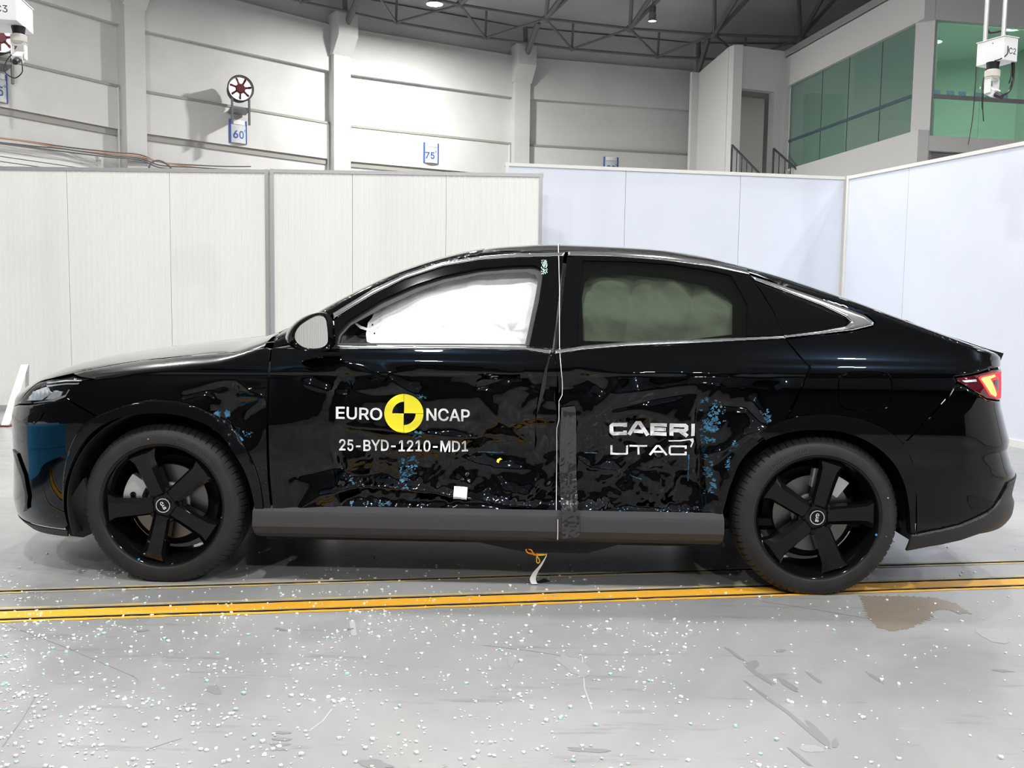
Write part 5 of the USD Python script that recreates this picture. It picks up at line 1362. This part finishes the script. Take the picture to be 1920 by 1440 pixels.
# cords and strap hanging under the sill
tg_ = thing('velcro_strap', 'white-faced strap curling from under the sill to the floor', 'strap')
c0 = at_cy([(1025, 1041), (1014, 1060), (1003, 1075), (999, 1086), (1003, 1091), (1008, 1092.5)], .10)
w_ = np.array([[.004, 0, .0], [.012, .002, .0], [.022, .004, 0], [.026, .006, 0], [.026, .006, 0], [.028, .006, 0]])
L_, R_ = c0 - w_ / 2, c0 + w_ / 2; L_[-1, 2] = R_[-1, 2] = .004; L_[-2, 2] = R_[-2, 2] = .004
vs = np.vstack([spline(L_, 24), spline(R_, 24)]); vs = c2w(vs); fs = [[i, i + 24, i + 25] for i in range(23)] + [[i, i + 25, i + 1] for i in range(23)]
part(tg_, 'strap_face', trimesh.Trimesh(vs, fs, process=False), 'strap_white', True)
vb = vs + np.array([.001, .0022, 0]); part(tg_, 'strap_back', trimesh.Trimesh(vb, fs, process=False), 'strap_black', True)
t0 = atz(1006, 1092, .003); t1 = atz(1020, 1085, .003); t2 = atz(1031, 1090, .003); t3 = atz(1012, 1093, .003)
part(tg_, 'strap_end', hull([p + [0, 0, d] for p in (t0, t1, t2, t3) for d in (0, .002)]), 'strap_black', False)
oc = thing('orange_cord', 'knotted orange cord under the middle of the sill', 'cord')
K = at_cy([(1004, 1041), (998, 1039), (990, 1036), (986, 1031), (989, 1030), (996, 1031), (999, 1036), (1003, 1040), (1008, 1042), (1006, 1038), (1012, 1042)], .11)
part(oc, 'cord', tube(c2w(spline(K + np.array([[0, .004 * math.sin(i * 2), 0] for i in range(len(K))]), 70)), .0032, 6), 'orange_cord')
K = at_cy([(1026, 1038.5), (1016, 1041), (1008, 1041), (1006, 1046), (1006, 1053), (1009, 1056), (1012, 1052), (1010, 1047), (1007, 1043), (1011, 1039), (1025, 1040)], .105)
part(oc, 'cord', tube(c2w(spline(K, 70)), .0026, 6), 'amber_cord')

# ------------------------------------------------------------------ crumbs of window glass all over the floor
rs = np.random.default_rng(77)


def crumb_mesh(seed):
    r = np.random.default_rng(seed); p = np.array([[x, y, z] for x in (-1, 1) for y in (-1, 1) for z in (0, 1.3)], float); p[:, :2] += r.normal(0, .32, (8, 2)); p[:, 2] *= r.uniform(.7, 1.1)
    return hull(p * .5)


def dens_px(x, y):
    left = np.clip(1.25 - x / 1500, .18, 1.2); v = np.clip((y - 1010) / 60, 0, 1) * (.35 + .65 * np.exp(-((y - 1230) / 150.) ** 2))
    cl = .25 + 1.6 * np.maximum(0, meshkit.noise(np.stack([x / 70., y / 45., 0 * x], -1), 3) - .35)
    return left * v * cl


pts = []
while len(pts) < 3300:
    x, y = rs.uniform(-320, 2200, 4000), rs.uniform(1005, 1620, 4000)
    k = rs.uniform(0, 1.6, 4000) < dens_px(x, y); pts += list(zip(x[k], y[k]))
pts = pts[:3300]
P3 = np.array([atz(x, y, 0.0)[:2] for x, y in pts])
# keep clear of the tyres
ok_t = np.ones(len(P3), bool)
for cx in (xfw, xrw):
    c = c2w([[cx, .12, 0]])[0]; ok_t &= ~((np.abs(P3[:, 0] - c[0]) < .17) & (np.abs(P3[:, 1] - c[1]) < .14))
P3 = P3[ok_t]
n0 = np.array([TN @ p for p in P3])
ok = np.ones(len(P3), bool)
for a_, b_ in SLOTS: ok &= (n0 < a_ - .004) | (n0 > b_ + .004)
P3 = P3[ok]
size = np.clip(rs.lognormal(math.log(.0054), .36, len(P3)), .0024, .0095)
dist = np.hypot(P3[:, 0], P3[:, 1]); inview = np.array([0 < p[0] < 1920 and p[1] < 1436 for p in pts])[ok_t][ok]
order = np.argsort(-(size / dist) * inview)
green = rs.uniform(size=len(P3)) < .14
near = order[:300]; rest = order[300:]
ms = {0: [], 1: []}
shapes_ = [crumb_mesh(i) for i in range(6)]
for i in rest:
    m = shapes_[rs.integers(6)].copy(); m.apply_scale(size[i]); m.apply_transform(trimesh.transformations.rotation_matrix(rs.uniform(0, 6.28), [0, 0, 1])); m.apply_translation([P3[i, 0], P3[i, 1], .0006]); ms[int(green[i])].append(m)
gs = thing('glass_crumb_scatter', 'fine crumbs of broken window glass strewn thinly across the whole grey floor', 'broken glass', kind='stuff')
part(gs, 'clear_crumbs', cat_(*ms[0]), 'crumb_clear', False, kind='stuff'); part(gs, 'greenish_crumbs', cat_(*ms[1]), 'crumb_green', False, kind='stuff')
proto = {}
for n_, i in enumerate(near):
    g = int(green[i]); kk = (g, n_ % 3); nm = 'greenish_glass_crumb' if g else 'glass_crumb'
    lb = ('larger greenish crumb of broken window glass on the floor in front of the car', 'larger greenish glass crumbs') if g else ('larger clear crumb of broken window glass on the floor in front of the car', 'larger clear glass crumbs')
    loc = (P3[i, 0], P3[i, 1], .0006); s = float(size[i]); ro = rs.uniform(0, 6.28)
    if kk not in proto:
        p = numbered('/World', nm); proto[kk] = p; x = UsdGeom.Xform.Define(stage, p); part(p, 'shard', shapes_[kk[1]], 'crumb_green' if g else 'crumb_clear', False)
        x.AddTranslateOp().Set(Gf.Vec3d(*map(float, loc))); x.AddRotateZOp().Set(math.degrees(ro)); x.AddScaleOp().Set(Gf.Vec3f(s, s, s)); tag(x.GetPrim(), lb[0], 'broken glass', lb[1])
    else:
        p = numbered('/World', nm); x = UsdGeom.Xform.Define(stage, p); x.GetPrim().GetReferences().AddInternalReference(Sdf.Path(proto[kk]))
        x.GetPrim().SetInstanceable(False)   # so small that plain copies render faster than instances
        for op, val in zip(UsdGeom.Xformable(x.GetPrim()).GetOrderedXformOps(), (Gf.Vec3d(*map(float, loc)), math.degrees(ro), Gf.Vec3f(s, s, s))): op.Set(val)
        tag(x.GetPrim(), lb[0], 'broken glass', lb[1])
